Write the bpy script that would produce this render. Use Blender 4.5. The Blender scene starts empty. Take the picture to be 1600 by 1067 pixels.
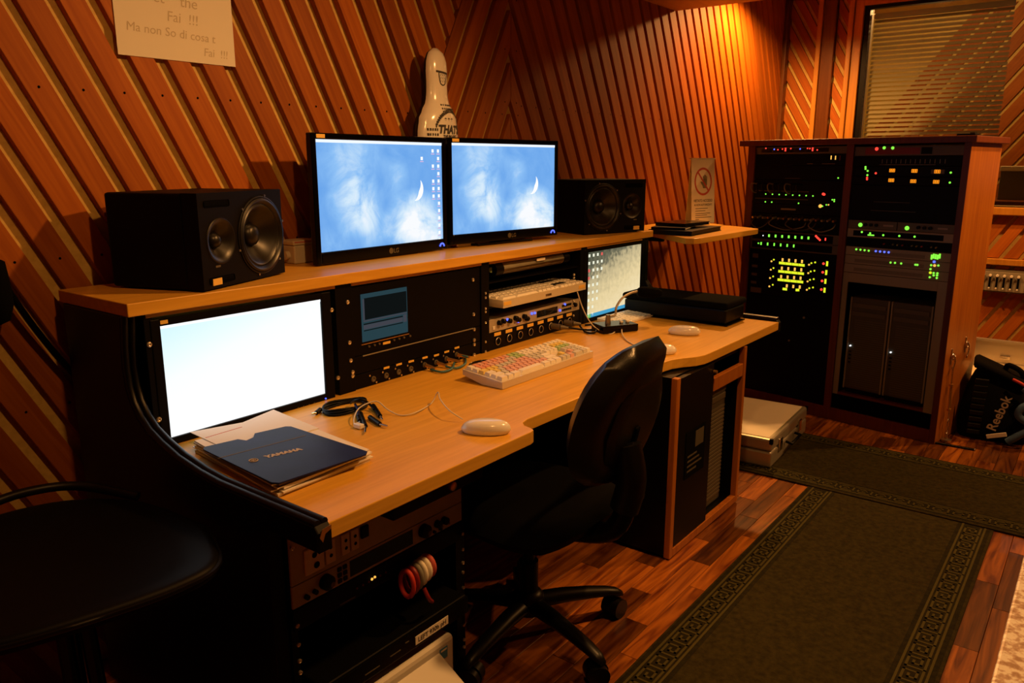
import bpy, bmesh, math, random
from mathutils import Vector, Matrix
random.seed(7)
SC = bpy.context.scene
COL = SC.collection
PI = math.pi
# ------------------------------------------------------------------ camera
W_PX, H_PX, F_PX, CAM_H = 1600., 1067., 1225., 1.25
PITCH = math.atan((533.5-256)/F_PX)
YAW = math.atan((1760-800)*math.cos(PITCH)/F_PX)
FW = Vector((math.cos(YAW)*math.cos(PITCH), math.sin(YAW)*math.cos(PITCH), -math.sin(PITCH)))
RT = Vector((math.sin(YAW), -math.cos(YAW), 0)); UP = RT.cross(FW)
CAM = Vector((0, 0, CAM_H))
cd = bpy.data.cameras.new('camera'); cam = bpy.data.objects.new('camera', cd); COL.objects.link(cam)
cd.sensor_width = 36; cd.lens = F_PX/W_PX*36; cd.clip_start = .02
R3 = Matrix((RT, UP, -FW)).transposed()
cam.matrix_world = Matrix.Translation(CAM) @ R3.to_4x4()
SC.camera = cam
# ------------------------------------------------------------------ world, exposure, ceiling lamps
w = bpy.data.worlds.new('World'); SC.world = w; w.use_nodes = True
w.node_tree.nodes['Background'].inputs[0].default_value = (1, .5, .2, 1)
w.node_tree.nodes['Background'].inputs[1].default_value = 0.002
SC.view_settings.view_transform = 'Standard'; SC.view_settings.look = 'None'
SC.view_settings.exposure = 0; SC.view_settings.gamma = 1; SC.view_settings.use_curve_mapping = False
WARM = (1, .45, .125)
LAMPS = [  # location, aim, power, cone (deg), blend, radius
    ((.78, .42, 1.97), (.80, .90, 0), 24, 160, .6, .03),
    ((2.0, .45, 1.97), (1.1, 1.25, .65), 80, 134, .85, .03),
    ((4.52, 1.64, 2.22), (4.52, 1.72, 0), 135, 160, .6, .03),
    ((3.72, -.40, 1.97), (3.62, .45, 0), 64, 104, .5, .03),
    ((4.75, -.35, 2.28), (4.6, .05, 0), 115, 120, .6, .03),
]
def ray(x, y): return (FW*F_PX + RT*(x-800) - UP*(y-533.5)).normalized()
def atz(x, y, z): d = ray(x, y); return CAM + d*((z-CAM.z)/d.z)
def aty(x, y, Y): d = ray(x, y); return CAM + d*(Y/d.y)
def atx(x, y, X): d = ray(x, y); return CAM + d*(X/d.x)
# ------------------------------------------------------------------ materials
MATS = {}
def mat(name, col=(.5,.5,.5), rough=.5, metal=0., emit=None, estr=1., spec=.5, bump=0., bscale=200., var=0., vscale=8., stretch=(1,1,1), trans=0., coat=0.):
    m = bpy.data.materials.new(name); m.use_nodes = True; MATS[name] = m
    nt = m.node_tree; b = nt.nodes['Principled BSDF']
    b.inputs['Base Color'].default_value = (*col, 1); b.inputs['Roughness'].default_value = rough
    b.inputs['Metallic'].default_value = metal; b.inputs['Specular IOR Level'].default_value = spec
    b.inputs['Transmission Weight'].default_value = trans; b.inputs['Coat Weight'].default_value = coat
    if emit:
        b.inputs['Emission Color'].default_value = (*emit, 1); b.inputs['Emission Strength'].default_value = estr
    if var or bump:
        tc = nt.nodes.new('ShaderNodeTexCoord'); mp = nt.nodes.new('ShaderNodeMapping'); mp.inputs['Scale'].default_value = stretch
        nt.links.new(tc.outputs['Object'], mp.inputs[0])
    if var:
        n = nt.nodes.new('ShaderNodeTexNoise'); n.inputs['Scale'].default_value = vscale; n.inputs['Detail'].default_value = 6
        nt.links.new(mp.outputs[0], n.inputs['Vector'])
        r = nt.nodes.new('ShaderNodeValToRGB'); nt.links.new(n.outputs['Fac'], r.inputs[0])
        r.color_ramp.elements[0].position = .3; r.color_ramp.elements[1].position = .7
        r.color_ramp.elements[0].color = (*[c*(1-var) for c in col], 1); r.color_ramp.elements[1].color = (*[min(1, c*(1+var)) for c in col], 1)
        nt.links.new(r.outputs[0], b.inputs['Base Color'])
    if bump:
        n2 = nt.nodes.new('ShaderNodeTexNoise'); n2.inputs['Scale'].default_value = bscale
        nt.links.new(mp.outputs[0], n2.inputs['Vector'])
        bp = nt.nodes.new('ShaderNodeBump'); bp.inputs['Strength'].default_value = bump; bp.inputs['Distance'].default_value = .002
        nt.links.new(n2.outputs['Fac'], bp.inputs['Height']); nt.links.new(bp.outputs[0], b.inputs['Normal'])
    return m
def wood(name, c1, c2, scale=30, stretch=(1, 1, .08), rough=.45, rnd=0., dist=3., coat=0., spec=.4):
    """streaky grain in object space; rnd varies the tone from object to object"""
    m = bpy.data.materials.new(name); m.use_nodes = True; MATS[name] = m
    nt = m.node_tree; b = nt.nodes['Principled BSDF']; L = nt.links
    b.inputs['Roughness'].default_value = rough; b.inputs['Coat Weight'].default_value = coat; b.inputs['Specular IOR Level'].default_value = spec
    tc = nt.nodes.new('ShaderNodeTexCoord'); oi = nt.nodes.new('ShaderNodeObjectInfo')
    mp = nt.nodes.new('ShaderNodeMapping'); mp.inputs['Scale'].default_value = stretch
    ad = nt.nodes.new('ShaderNodeVectorMath'); ad.operation = 'MULTIPLY_ADD'
    L.new(tc.outputs['Object'], mp.inputs[0])
    cv = nt.nodes.new('ShaderNodeCombineXYZ')
    for k in range(3): L.new(oi.outputs['Random'], cv.inputs[k])
    ad.inputs[1].default_value = (17, 17, 17); L.new(cv.outputs[0], ad.inputs[0]); L.new(mp.outputs[0], ad.inputs[2])
    n = nt.nodes.new('ShaderNodeTexNoise'); n.inputs['Scale'].default_value = scale; n.inputs['Detail'].default_value = 5; n.inputs['Distortion'].default_value = dist
    L.new(ad.outputs[0], n.inputs['Vector'])
    r = nt.nodes.new('ShaderNodeValToRGB'); L.new(n.outputs['Fac'], r.inputs[0])
    r.color_ramp.elements[0].position = .32; r.color_ramp.elements[1].position = .68
    r.color_ramp.elements[0].color = (*c1, 1); r.color_ramp.elements[1].color = (*c2, 1)
    out = r.outputs[0]
    if rnd:
        hs = nt.nodes.new('ShaderNodeHueSaturation'); mr = nt.nodes.new('ShaderNodeMapRange')
        mr.inputs['To Min'].default_value = 1-rnd; mr.inputs['To Max'].default_value = 1+rnd
        pw_ = nt.nodes.new('ShaderNodeMath'); pw_.operation = 'POWER'; pw_.inputs[1].default_value = 1.6 if rnd > .5 else 1.0; L.new(oi.outputs['Random'], pw_.inputs[0]); L.new(pw_.outputs[0], mr.inputs[0]); L.new(mr.outputs[0], hs.inputs['Value']); L.new(out, hs.inputs['Color']); out = hs.outputs[0]
    L.new(out, b.inputs['Base Color'])
    return m
def emis(name, col, s=1.):
    m = bpy.data.materials.new(name); m.use_nodes = True; MATS[name] = m
    nt = m.node_tree; nt.nodes.clear(); e = nt.nodes.new('ShaderNodeEmission'); o = nt.nodes.new('ShaderNodeOutputMaterial')
    e.inputs[0].default_value = (*col, 1); e.inputs[1].default_value = s; nt.links.new(e.outputs[0], o.inputs[0]); return m
wood('plank', (.27, .075, .020), (.40, .135, .040), 40, (1, 1, 1), .5, .16, 1.0)
wood('backing', (.56, .37, .085), (.68, .47, .13), 60, (1, 1, 1), .6, .05, .5)
wood('beech', (.62, .33, .035), (.74, .41, .055), 22, (.12, 2, 2), .36, 0., 1.2, .05, .25)
wood('beech_edge', (.56, .29, .03), (.66, .36, .05), 22, (.12, 2, 2), .4, 0., 1.)
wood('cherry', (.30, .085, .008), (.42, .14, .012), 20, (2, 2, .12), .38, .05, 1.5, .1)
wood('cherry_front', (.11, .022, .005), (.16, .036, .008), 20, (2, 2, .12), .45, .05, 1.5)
wood('parquet', (.085, .017, .003), (.36, .115, .013), 7, (.30, 3.4, 1), .33, .62, 2.2, .1, .3)
wood('trim_wood', (.42, .17, .015), (.55, .25, .03), 20, (2, 2, .1), .4, .05, 1.)
wood('post_dark', (.10, .03, .006), (.15, .05, .01), 20, (2, 2, .1), .3, .05, 1.)
wood('ceiling_wood', (.46, .22, .03), (.58, .31, .05), 14, (.15, 2, 2), .45, 0, 1.)
mat('black', (.0016, .0015, .0013), .42, spec=.16)
mat('black_matte', (.001, .001, .001), .8, spec=.05)
mat('black_gloss', (.0015, .0015, .0015), .2, spec=.2)
mat('black_panel', (.0018, .0016, .0014), .5, spec=.12)
mat('speaker_paint', (.0032, .0022, .0014), .55, bump=.15, bscale=500, spec=.10)
mat('cone', (.006, .005, .0035), .36, spec=.45)
mat('rubber', (.003, .0026, .002), .38, spec=.3)
mat('leather', (.0055, .005, .0028), .34, bump=.2, bscale=350, spec=.4)
mat('fabric_black', (.003, .0028, .0025), .9, bump=.4, bscale=900, spec=.08)
mat('foam', (.003, .003, .0025), .95, bump=.6, bscale=700, spec=.05)
mat('chrome', (.75, .72, .68), .15, 1.)
mat('steel', (.55, .52, .47), .32, 1.)
mat('screw', (.72, .66, .55), .3, .9)
mat('paper', (.80, .77, .70), .8)
mat('paper2', (.74, .70, .62), .8)
mat('ink_faint', (.56, .50, .40), .9)
mat('ink', (.05, .045, .04), .8)
mat('white_plastic', (.82, .80, .75), .18, coat=.4)
mat('keycap', (.84, .81, .72), .4)
mat('keycap_pink', (.74, .44, .36), .4)
mat('keycap_red', (.78, .36, .24), .4)
mat('keycap_yellow', (.80, .62, .16), .4)
mat('keycap_green', (.40, .56, .24), .4)
mat('keycap_grey', (.60, .58, .50), .4)
mat('keycap_dark', (.03, .03, .03), .4)
mat('clear_base', (.60, .53, .42), .2, coat=.5)
mat('navy', (.006, .009, .070), .5, var=.3, vscale=14, spec=.2)
mat('gold_print', (.50, .42, .32), .6, spec=.1)
mat('label_yellow', (.85, .55, .10), .6)
mat('label_white', (.85, .80, .68), .7)
mat('aluminium', (.62, .56, .46), .38, .75, bump=.1, bscale=300)
mat('cream_metal', (.46, .41, .32), .45, .2, var=.1, vscale=20)
mat('grey_metal', (.32, .28, .20), .5, .2)
mat('dim_metal', (.12, .10, .065), .5, .2)
mat('grille', (.085, .073, .048), .55, .2)
mat('olive_rug', (.030, .024, .006), .95, bump=.8, bscale=420, var=.35, vscale=60, spec=.1)
mat('olive_dark', (.017, .0145, .0045), .95, bump=.8, bscale=420, var=.3, vscale=60, spec=.1)
mat('olive_light', (.070, .060, .018), .95, bump=.6, bscale=420, spec=.1)
mat('blue_cable', (.045, .15, .20), .5)
mat('cream_cable', (.62, .57, .46), .5)
mat('brass', (.70, .42, .14), .3, .9)
mat('glass_dark', (.01, .01, .01), .06)
mat('blue_strap', (.055, .12, .24), .7, bump=.3, bscale=300)
mat('red_cloth', (.50, .03, .02), .7)
mat('case_foam', (.80, .66, .42), .7, var=.12, vscale=25)
mat('dark_red', (.22, .012, .012), .5)
mat('sign_red', (.55, .10, .07), .7)
mat('hand_grey', (.20, .19, .15), .7)
mat('beige_plastic', (.62, .56, .42), .5)
mat('printer_white', (.66, .63, .55), .45)
mat('sticker_blue', (.06, .25, .48), .5)
mat('blind', (.55, .47, .30), .5)
mat('pink_gem', (.5, .06, .07), .15)
emis('led_red', (1, .05, .03), 1.6); emis('led_green', (.25, 1, .06), 1.25); emis('led_yellow', (.75, .85, .02), 1.1)
emis('led_orange', (1, .28, .01), 1.5); emis('led_blue', (.08, .12, 1), 2.2); emis('led_white', (.9, .95, 1), 1.8); emis('led_amber', (1, .5, .08), 1.2)
emis('lamp_glow', WARM, 14); emis('icon_white', (.95, .97, 1), 1.1); emis('bar_white', (.86, .92, 1), 1.05); emis('icon_pink', (.75, .55, .85), .9)
emis('lcd_teal', (.020, .048, .060), 1.); emis('lcd_dark', (.0045, .006, .006), 1.); emis('lcd_grey', (.05, .052, .066), 1.); emis('task_blue', (.06, .34, .58), 1.); emis('start_green', (.18, .5, .12), 1.)
emis('reflection_glow', (.62, .80, .70), .8); emis('icon_red', (.8, .12, .1), 1.); emis('icon_cream', (.9, .9, .7), 1.); emis('icon_dark', (.02, .02, .03), 1.)
# granite
def granite():
    m = bpy.data.materials.new('granite'); m.use_nodes = True; MATS['granite'] = m
    nt = m.node_tree; b = nt.nodes['Principled BSDF']; L = nt.links; b.inputs['Roughness'].default_value = .3
    tc = nt.nodes.new('ShaderNodeTexCoord'); v = nt.nodes.new('ShaderNodeTexNoise'); v.inputs['Scale'].default_value = 110; v.inputs['Detail'].default_value = 6
    L.new(tc.outputs['Object'], v.inputs['Vector']); r = nt.nodes.new('ShaderNodeValToRGB'); L.new(v.outputs['Fac'], r.inputs[0])
    e = r.color_ramp.elements; e[0].position = .36; e[0].color = (.45, .30, .20, 1); e[1].position = .56; e[1].color = (.95, .90, .80, 1)
    k = e.new(.46); k.color = (.62, .46, .36, 1); L.new(r.outputs[0], b.inputs['Base Color'])
granite()
def screen_sky(name, bright=1.):
    """desktop wallpaper: blue sky with clouds; object space, x 0..w and z 0..h"""
    m = bpy.data.materials.new(name); m.use_nodes = True; MATS[name] = m
    nt = m.node_tree; nt.nodes.clear(); L = nt.links; N = nt.nodes.new
    o = N('ShaderNodeOutputMaterial'); e = N('ShaderNodeEmission'); L.new(e.outputs[0], o.inputs[0]); e.inputs[1].default_value = bright
    tc = N('ShaderNodeTexCoord')
    n = N('ShaderNodeTexNoise'); n.inputs['Scale'].default_value = 9; n.inputs['Detail'].default_value = 9; n.inputs['Roughness'].default_value = .62; n.inputs['Distortion'].default_value = .6
    L.new(tc.outputs['Object'], n.inputs['Vector'])
    acc = None
    for (cx, cz, rx, rz, a) in [(.14, .135, .12, .11, 1.25), (.385, .06, .15, .11, 1.6), (.48, .0, .12, .09, 1.0), (.13, .25, .15, .10, .55), (.30, .19, .07, .10, .55), (.20, .06, .09, .08, .5), (.06, .02, .09, .06, .35)]:
        mp = N('ShaderNodeMapping'); mp.inputs['Scale'].default_value = (1/rx, 0, 1/rz); mp.inputs['Location'].default_value = (-cx/rx, 0, -cz/rz)
        g = N('ShaderNodeTexGradient'); g.gradient_type = 'SPHERICAL'; L.new(tc.outputs['Object'], mp.inputs[0]); L.new(mp.outputs[0], g.inputs[0])
        s = N('ShaderNodeMath'); s.operation = 'MULTIPLY_ADD'; s.inputs[1].default_value = a; L.new(g.outputs['Fac'], s.inputs[0])
        if acc: L.new(acc, s.inputs[2])
        else: s.inputs[2].default_value = 0
        acc = s.outputs[0]
    q = N('ShaderNodeMath'); q.operation = 'MULTIPLY_ADD'; q.inputs[1].default_value = 1.7; q.inputs[2].default_value = -.36; L.new(n.outputs['Fac'], q.inputs[0])
    t = N('ShaderNodeMath'); t.operation = 'MULTIPLY'; L.new(acc, t.inputs[0]); L.new(q.outputs[0], t.inputs[1])
    t2 = N('ShaderNodeMath'); t2.operation = 'MULTIPLY_ADD'; t2.inputs[1].default_value = .28; L.new(n.outputs['Fac'], t2.inputs[0]); L.new(t.outputs[0], t2.inputs[2])
    r = N('ShaderNodeValToRGB'); L.new(t2.outputs[0], r.inputs[0]); el = r.color_ramp.elements
    el[0].position = .08; el[0].color = (.13, .36, .82, 1); el[1].position = .95; el[1].color = (.95, .97, 1, 1)
    k = el.new(.32); k.color = (.27, .53, .92, 1); k = el.new(.58); k.color = (.62, .80, .97, 1)
    L.new(r.outputs[0], e.inputs[0])
screen_sky('sky_screen')
def screen_grad(name, stops, axis_rot, loc, scale, noise=0, nscale=40, strength=1.):
    m = bpy.data.materials.new(name); m.use_nodes = True; MATS[name] = m
    nt = m.node_tree; nt.nodes.clear(); L = nt.links; N = nt.nodes.new
    o = N('ShaderNodeOutputMaterial'); e = N('ShaderNodeEmission'); L.new(e.outputs[0], o.inputs[0]); e.inputs[1].default_value = strength
    tc = N('ShaderNodeTexCoord'); d = N('ShaderNodeVectorMath'); d.operation = 'DOT_PRODUCT'; d.inputs[1].default_value = axis_rot
    L.new(tc.outputs['Object'], d.inputs[0]); a = N('ShaderNodeMath'); a.operation = 'MULTIPLY_ADD'; a.inputs[1].default_value = scale; a.inputs[2].default_value = loc
    L.new(d.outputs['Value'], a.inputs[0]); out = a.outputs[0]
    if noise:
        n = N('ShaderNodeTexNoise'); n.inputs['Scale'].default_value = nscale; n.inputs['Detail'].default_value = 6; L.new(tc.outputs['Object'], n.inputs['Vector'])
        b2 = N('ShaderNodeMath'); b2.operation = 'MULTIPLY_ADD'; b2.inputs[1].default_value = noise; L.new(n.outputs['Fac'], b2.inputs[0]); L.new(out, b2.inputs[2]); out = b2.outputs[0]
    r = N('ShaderNodeValToRGB'); L.new(out, r.inputs[0]); el = r.color_ramp.elements
    el[0].position, el[0].color = stops[0][0], (*stops[0][1], 1); el[1].position, el[1].color = stops[-1][0], (*stops[-1][1], 1)
    for p_, c in stops[1:-1]: k = el.new(p_); k.color = (*c, 1)
    L.new(r.outputs[0], e.inputs[0])
screen_grad('acer_screen', [(0, (1, 1, 1)), (.45, (.93, .99, 1)), (.8, (.70, .93, 1)), (1, (.60, .87, 1))], (-.3, 0, 1), 0., 3.6, 0, strength=1.05)
screen_grad('cream_screen', [(.30, (.080, .085, .055)), (.42, (.17, .16, .10)), (.52, (.52, .43, .24)), (.75, (.80, .64, .34)), (1, (.9, .74, .44))], (.30, 0, -1), .62, 2.3, .42, 45)
# glass
def glass_mat():
    m = bpy.data.materials.new('glass'); m.use_nodes = True; MATS['glass'] = m
    nt = m.node_tree; nt.nodes.clear(); N = nt.nodes.new; L = nt.links
    o = N('ShaderNodeOutputMaterial'); mx = N('ShaderNodeMixShader'); t = N('ShaderNodeBsdfTransparent'); g = N('ShaderNodeBsdfGlossy'); f = N('ShaderNodeFresnel')
    t.inputs[0].default_value = (.85, .86, .82, 1); g.inputs['Roughness'].default_value = .02; f.inputs[0].default_value = 1.5
    L.new(f.outputs[0], mx.inputs[0]); L.new(t.outputs[0], mx.inputs[1]); L.new(g.outputs[0], mx.inputs[2]); L.new(mx.outputs[0], o.inputs[0])
glass_mat()
# ------------------------------------------------------------------ mesh helpers
class MB:
    def __init__(s): s.bm = bmesh.new()
    def box(s, x0, x1, y0, y1, z0, z1, bev=0, M=None, seg=2):
        r = bmesh.ops.create_cube(s.bm, size=1); vs = r['verts']
        T = Matrix.Translation(((x0+x1)/2, (y0+y1)/2, (z0+z1)/2)) @ Matrix.Diagonal((abs(x1-x0), abs(y1-y0), abs(z1-z0), 1))
        bmesh.ops.transform(s.bm, matrix=T, verts=vs)
        if bev:
            es = list({e for v in vs for e in v.link_edges})
            r2 = bmesh.ops.bevel(s.bm, geom=es, offset=bev, segments=seg, affect='EDGES', profile=.5); vs = list({v for f in r2['faces'] for v in f.verts} | {v for v in vs if v.is_valid})
        if M is not None: bmesh.ops.transform(s.bm, matrix=M, verts=[v for v in vs if v.is_valid])
        return s
    def quad(s, pts):
        s.bm.faces.new([s.bm.verts.new(p) for p in pts]); return s
    def prism(s, pts, vec, bev=0):
        """extrude a closed polygon (3D points) along vec"""
        vec = Vector(vec); a = [s.bm.verts.new(p) for p in pts]; b = [s.bm.verts.new(Vector(p)+vec) for p in pts]; n = len(a)
        fs = [s.bm.faces.new(a), s.bm.faces.new(b[::-1])]
        for i in range(n): fs.append(s.bm.faces.new((a[i], b[i], b[(i+1) % n], a[(i+1) % n])))
        bmesh.ops.recalc_face_normals(s.bm, faces=fs)
        if bev: bmesh.ops.bevel(s.bm, geom=list({e for f in fs[:2] for e in f.edges}), offset=bev, segments=2, affect='EDGES', profile=.5)
        return s
    def tube(s, pts, r, n=8, closed=False, smooth_n=0):
        pts = [Vector(p) for p in pts]
        if smooth_n: pts = catmull(pts, smooth_n)
        rs = r if isinstance(r, (list, tuple)) else None
        rings = []; prev = None; L = len(pts)
        for i, p in enumerate(pts):
            t = (pts[min(i+1, L-1)]-pts[max(i-1, 0)]) if not closed else (pts[(i+1) % L]-pts[i-1])
            t.normalize()
            if prev is None: a = t.orthogonal().normalized()
            else: a = (prev - t*prev.dot(t)).normalized()
            prev = a; b = t.cross(a)
            rr = rs[min(int(i*len(rs)/L), len(rs)-1)] if rs else r
            rings.append([s.bm.verts.new(p+(a*math.cos(2*PI*k/n)+b*math.sin(2*PI*k/n))*rr) for k in range(n)])
        for i in range(L if closed else L-1):
            A, B = rings[i], rings[(i+1) % L]
            for k in range(n): s.bm.faces.new((A[k], A[(k+1) % n], B[(k+1) % n], B[k]))
        if not closed: s.bm.faces.new(rings[0][::-1]); s.bm.faces.new(rings[-1])
        return s
    def lathe(s, prof, n=24, M=None):
        """prof: list of (r,z) revolved about z"""
        rings = []
        for r, z in prof:
            if r < 1e-6: rings.append([s.bm.verts.new((0, 0, z))])
            else: rings.append([s.bm.verts.new((r*math.cos(2*PI*k/n), r*math.sin(2*PI*k/n), z)) for k in range(n)])
        fs = []
        for A, B in zip(rings, rings[1:]):
            for k in range(n):
                k2 = (k+1) % n
                if len(A) == 1 and len(B) == 1: continue
                if len(A) == 1: fs.append(s.bm.faces.new((A[0], B[k2], B[k])))
                elif len(B) == 1: fs.append(s.bm.faces.new((A[k], A[k2], B[0])))
                else: fs.append(s.bm.faces.new((A[k], A[k2], B[k2], B[k])))
        if M is not None: bmesh.ops.transform(s.bm, matrix=M, verts=[v for R in rings for v in R])
        return s
    def cyl(s, p0, p1, r, n=16, r2=None):
        p0, p1 = Vector(p0), Vector(p1); d = p1-p0
        M = Matrix.Translation(p0) @ d.to_track_quat('Z', 'Y').to_matrix().to_4x4()
        r2 = r if r2 is None else r2
        return s.lathe([(0, 0), (r, 0), (r2, d.length), (0, d.length)], n, M)
    def disc(s, c, nrm, r, n=12, sx=1.):
        nrm = Vector(nrm).normalized(); q = nrm.to_track_quat('Z', 'Y').to_matrix()
        s.bm.faces.new([s.bm.verts.new(Vector(c)+q @ Vector((sx*r*math.cos(2*PI*k/n), r*math.sin(2*PI*k/n), 0))) for k in range(n)]); return s
    def loft(s, rings, cap=True):
        R = [[s.bm.verts.new(p) for p in ring] for ring in rings]; n = len(R[0])
        for A, B in zip(R, R[1:]):
            for k in range(n): s.bm.faces.new((A[k], A[(k+1) % n], B[(k+1) % n], B[k]))
        if cap: s.bm.faces.new(R[0][::-1]); s.bm.faces.new(R[-1])
        return s
    def mesh(s, name, smooth=0):
        bmesh.ops.recalc_face_normals(s.bm, faces=s.bm.faces[:])
        me = bpy.data.meshes.new(name); s.bm.to_mesh(me); s.bm.free()
        if smooth:
            for p in me.polygons: p.use_smooth = True
            me.set_sharp_from_angle(angle=math.radians(smooth))
        return me
def catmull(P, n):
    out = []
    for i in range(len(P)-1):
        p0, p1, p2, p3 = P[max(i-1, 0)], P[i], P[i+1], P[min(i+2, len(P)-1)]
        for k in range(n):
            t = k/n; out.append(.5*((2*p1)+(p2-p0)*t+(2*p0-5*p1+4*p2-p3)*t*t+(3*p1-p0-3*p2+p3)*t**3))
    out.append(P[-1]); return out
def link(name, me, m=None, parent=None, loc=None, rot=None):
    o = bpy.data.objects.new(name, me); COL.objects.link(o)
    if m and me and not me.materials: me.materials.append(MATS[m])
    if parent: o.parent = parent
    if loc is not None: o.location = loc
    if rot is not None: o.rotation_euler = rot
    return o
def part(name, mb, m, parent=None, smooth=0, loc=None, rot=None, stuff=False):
    o = link(name, mb.mesh(name, smooth), m, parent, loc, rot)
    if stuff: o['kind'] = 'stuff'
    return o
def tag(o, label, cat, group=None):
    o['label'] = label; o['category'] = cat
    if group: o['group'] = group
    return o
def thing(name, label, cat, loc=(0, 0, 0), rz=0, group=None):
    o = bpy.data.objects.new(name, None); COL.objects.link(o); o.location = loc; o.rotation_euler = (0, 0, rz); o.empty_display_size = .05
    return tag(o, label, cat, group)
def struct(name, mb, m, smooth=0):
    o = part(name, mb, m, None, smooth); o['kind'] = 'structure'; return o
_tx = {}
def text(name, s, size, m, parent, M, shear=0., align='CENTER', bold=0., sx=1.):
    """flat lettering as mesh; M places the text plane (x right, y up) in parent space"""
    cu = bpy.data.curves.new('t', 'FONT'); cu.body = s; cu.size = size; cu.align_x = align; cu.shear = shear; cu.offset = bold; cu.resolution_u = 3
    ob = bpy.data.objects.new('t', cu); COL.objects.link(ob); bpy.context.view_layer.update()
    me = bpy.data.meshes.new_from_object(ob.evaluated_get(bpy.context.evaluated_depsgraph_get()))
    bpy.data.objects.remove(ob); bpy.data.curves.remove(cu)
    me.transform(M @ Matrix.Diagonal((sx, 1, 1, 1))); me.materials.clear()
    return link(name, me, m, parent)
def plane_M(o, xdir, ydir):
    x = Vector(xdir).normalized(); y = Vector(ydir).normalized(); z = x.cross(y)
    M = Matrix((x, y, z)).transposed().to_4x4(); M.translation = Vector(o); return M
FRONT = lambda x, y, z: plane_M((x, y, z), (1, 0, 0), (0, 0, 1))   # text facing -y
# ------------------------------------------------------------------ the room
YW, XF, ZC = 1.912, 5.5, 2.0
struct('wall_left', MB().box(-1.6, XF+.12, YW+.018, YW+.10, 0, 2.45), 'backing')
WL = bpy.data.objects['wall_left']
def clip(poly, a, b, c):
    """keep a*x+b*y<=c"""
    out = []
    for i in range(len(poly)):
        p, q = poly[i], poly[(i+1) % len(poly)]; dp = a*p[0]+b*p[1]-c; dq = a*q[0]+b*q[1]-c
        if dp <= 0: out.append(p)
        if dp*dq < 0: t = dp/(dp-dq); out.append((p[0]+(q[0]-p[0])*t, p[1]+(q[1]-p[1])*t))
    return out
def plank_field(parent, x_of, slope, pitch, kr, gap, halfplanes, place, vec, m='plank'):
    """boards across a wall plane (s,z); centre line s = x_of + pitch*k + slope*z"""
    for k in kr:
        c = x_of + pitch*k; h = (pitch-gap)/2
        poly = [(c-h+slope*-1, -1), (c+h+slope*-1, -1), (c+h+slope*4, 4), (c-h+slope*4, 4)]
        for hp in halfplanes:
            poly = clip(poly, *hp)
            if len(poly) < 3: break
        if len(poly) < 3: continue
        area = abs(sum(poly[i][0]*poly[(i+1) % len(poly)][1]-poly[(i+1) % len(poly)][0]*poly[i][1] for i in range(len(poly))))/2
        if area < .002: continue
        cx = sum(p_[0] for p_ in poly)/len(poly); cz = sum(p_[1] for p_ in poly)/len(poly)
        # local frame: z along the board so that the grain follows it
        ang = math.atan2(slope, 1)
        S, Zv = Vector(place((1, 0)))-Vector(place((0, 0))), Vector((0, 0, 1))
        o = Vector(place((cx, cz)))
        zl = (S*math.sin(ang)+Zv*math.cos(ang)); xl = (S*math.cos(ang)-Zv*math.sin(ang)); yl = zl.cross(xl)
        M = Matrix((xl, yl, zl)).transposed().to_4x4(); M.translation = o
        Mi = M.inverted()
        mb = MB().prism([Mi @ Vector(place(p_)) for p_ in poly], Mi.to_3x3() @ Vector(vec), .0015)
        ob = part('plank', mb, m, parent); ob.matrix_parent_inverse = Matrix(); ob.matrix_local = M
WP = wood('wall_plank', (.30, .072, .004), (.40, .115, .008), 26, (2.2, 2.2, .10), .55, .20, 1.2, 0, .2)
PW = lambda p_: (p_[0], YW+.0185, p_[1])
SL = .50; GAP = .034; PITCHP = .0945
def wl(p): return p
BX = 2.02-.51*1.43     # boundary of the '/' boards: x = BX + .51 z
zlim = [(0, -1, -.0), (0, 1, 2.44)]
plank_field(WL, .797+SL*1.414, -SL, PITCHP, range(-18, 24), GAP, [(1, -.51, BX), (-1, 0, 1.55)]+zlim, PW, (0, -.0205, 0), 'wall_plank')
plank_field(WL, 2.288-.51*1.816+.047, .51, .0955, range(-2, 22), .028, [(-1, .51, -BX-.004), (1, 0, 2.4905)]+zlim, PW, (0, -.0205, 0), 'wall_plank')
plank_field(WL, 2.4905+.52*1.838+.049, -.52, .0975, range(-14, 44), .027, [(-1, 0, -2.4935), (1, 0, XF-.01)]+zlim, PW, (0, -.0205, 0), 'wall_plank')
nb = MB()
for k in range(-6, 13):
    for z, in ((1.414,), (1.039,), (.70,), (1.80,)):
        x = .797+.0945*k-SL*(z-1.414)
        if x < BX+.51*z-.05: nb.disc((x, YW-.0022, z), (0, -1, 0), .0032, 8)
for z in (1.43, 1.24, 1.62, 1.80):
    for x in (2.455, 2.527): nb.disc((x, YW-.0022, z+.05), (0, -1, 0), .003, 8)
for k in range(-2, 4): nb.disc((2.237+.1*k, YW-.0022, 1.434), (0, -1, 0), .003, 8)
for k in range(0, 14): nb.disc((2.56+.0975*k, YW-.0022, 1.47), (0, -1, 0), .003, 8)
part('nail_heads', nb, 'black_matte', WL, stuff=True)
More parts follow.
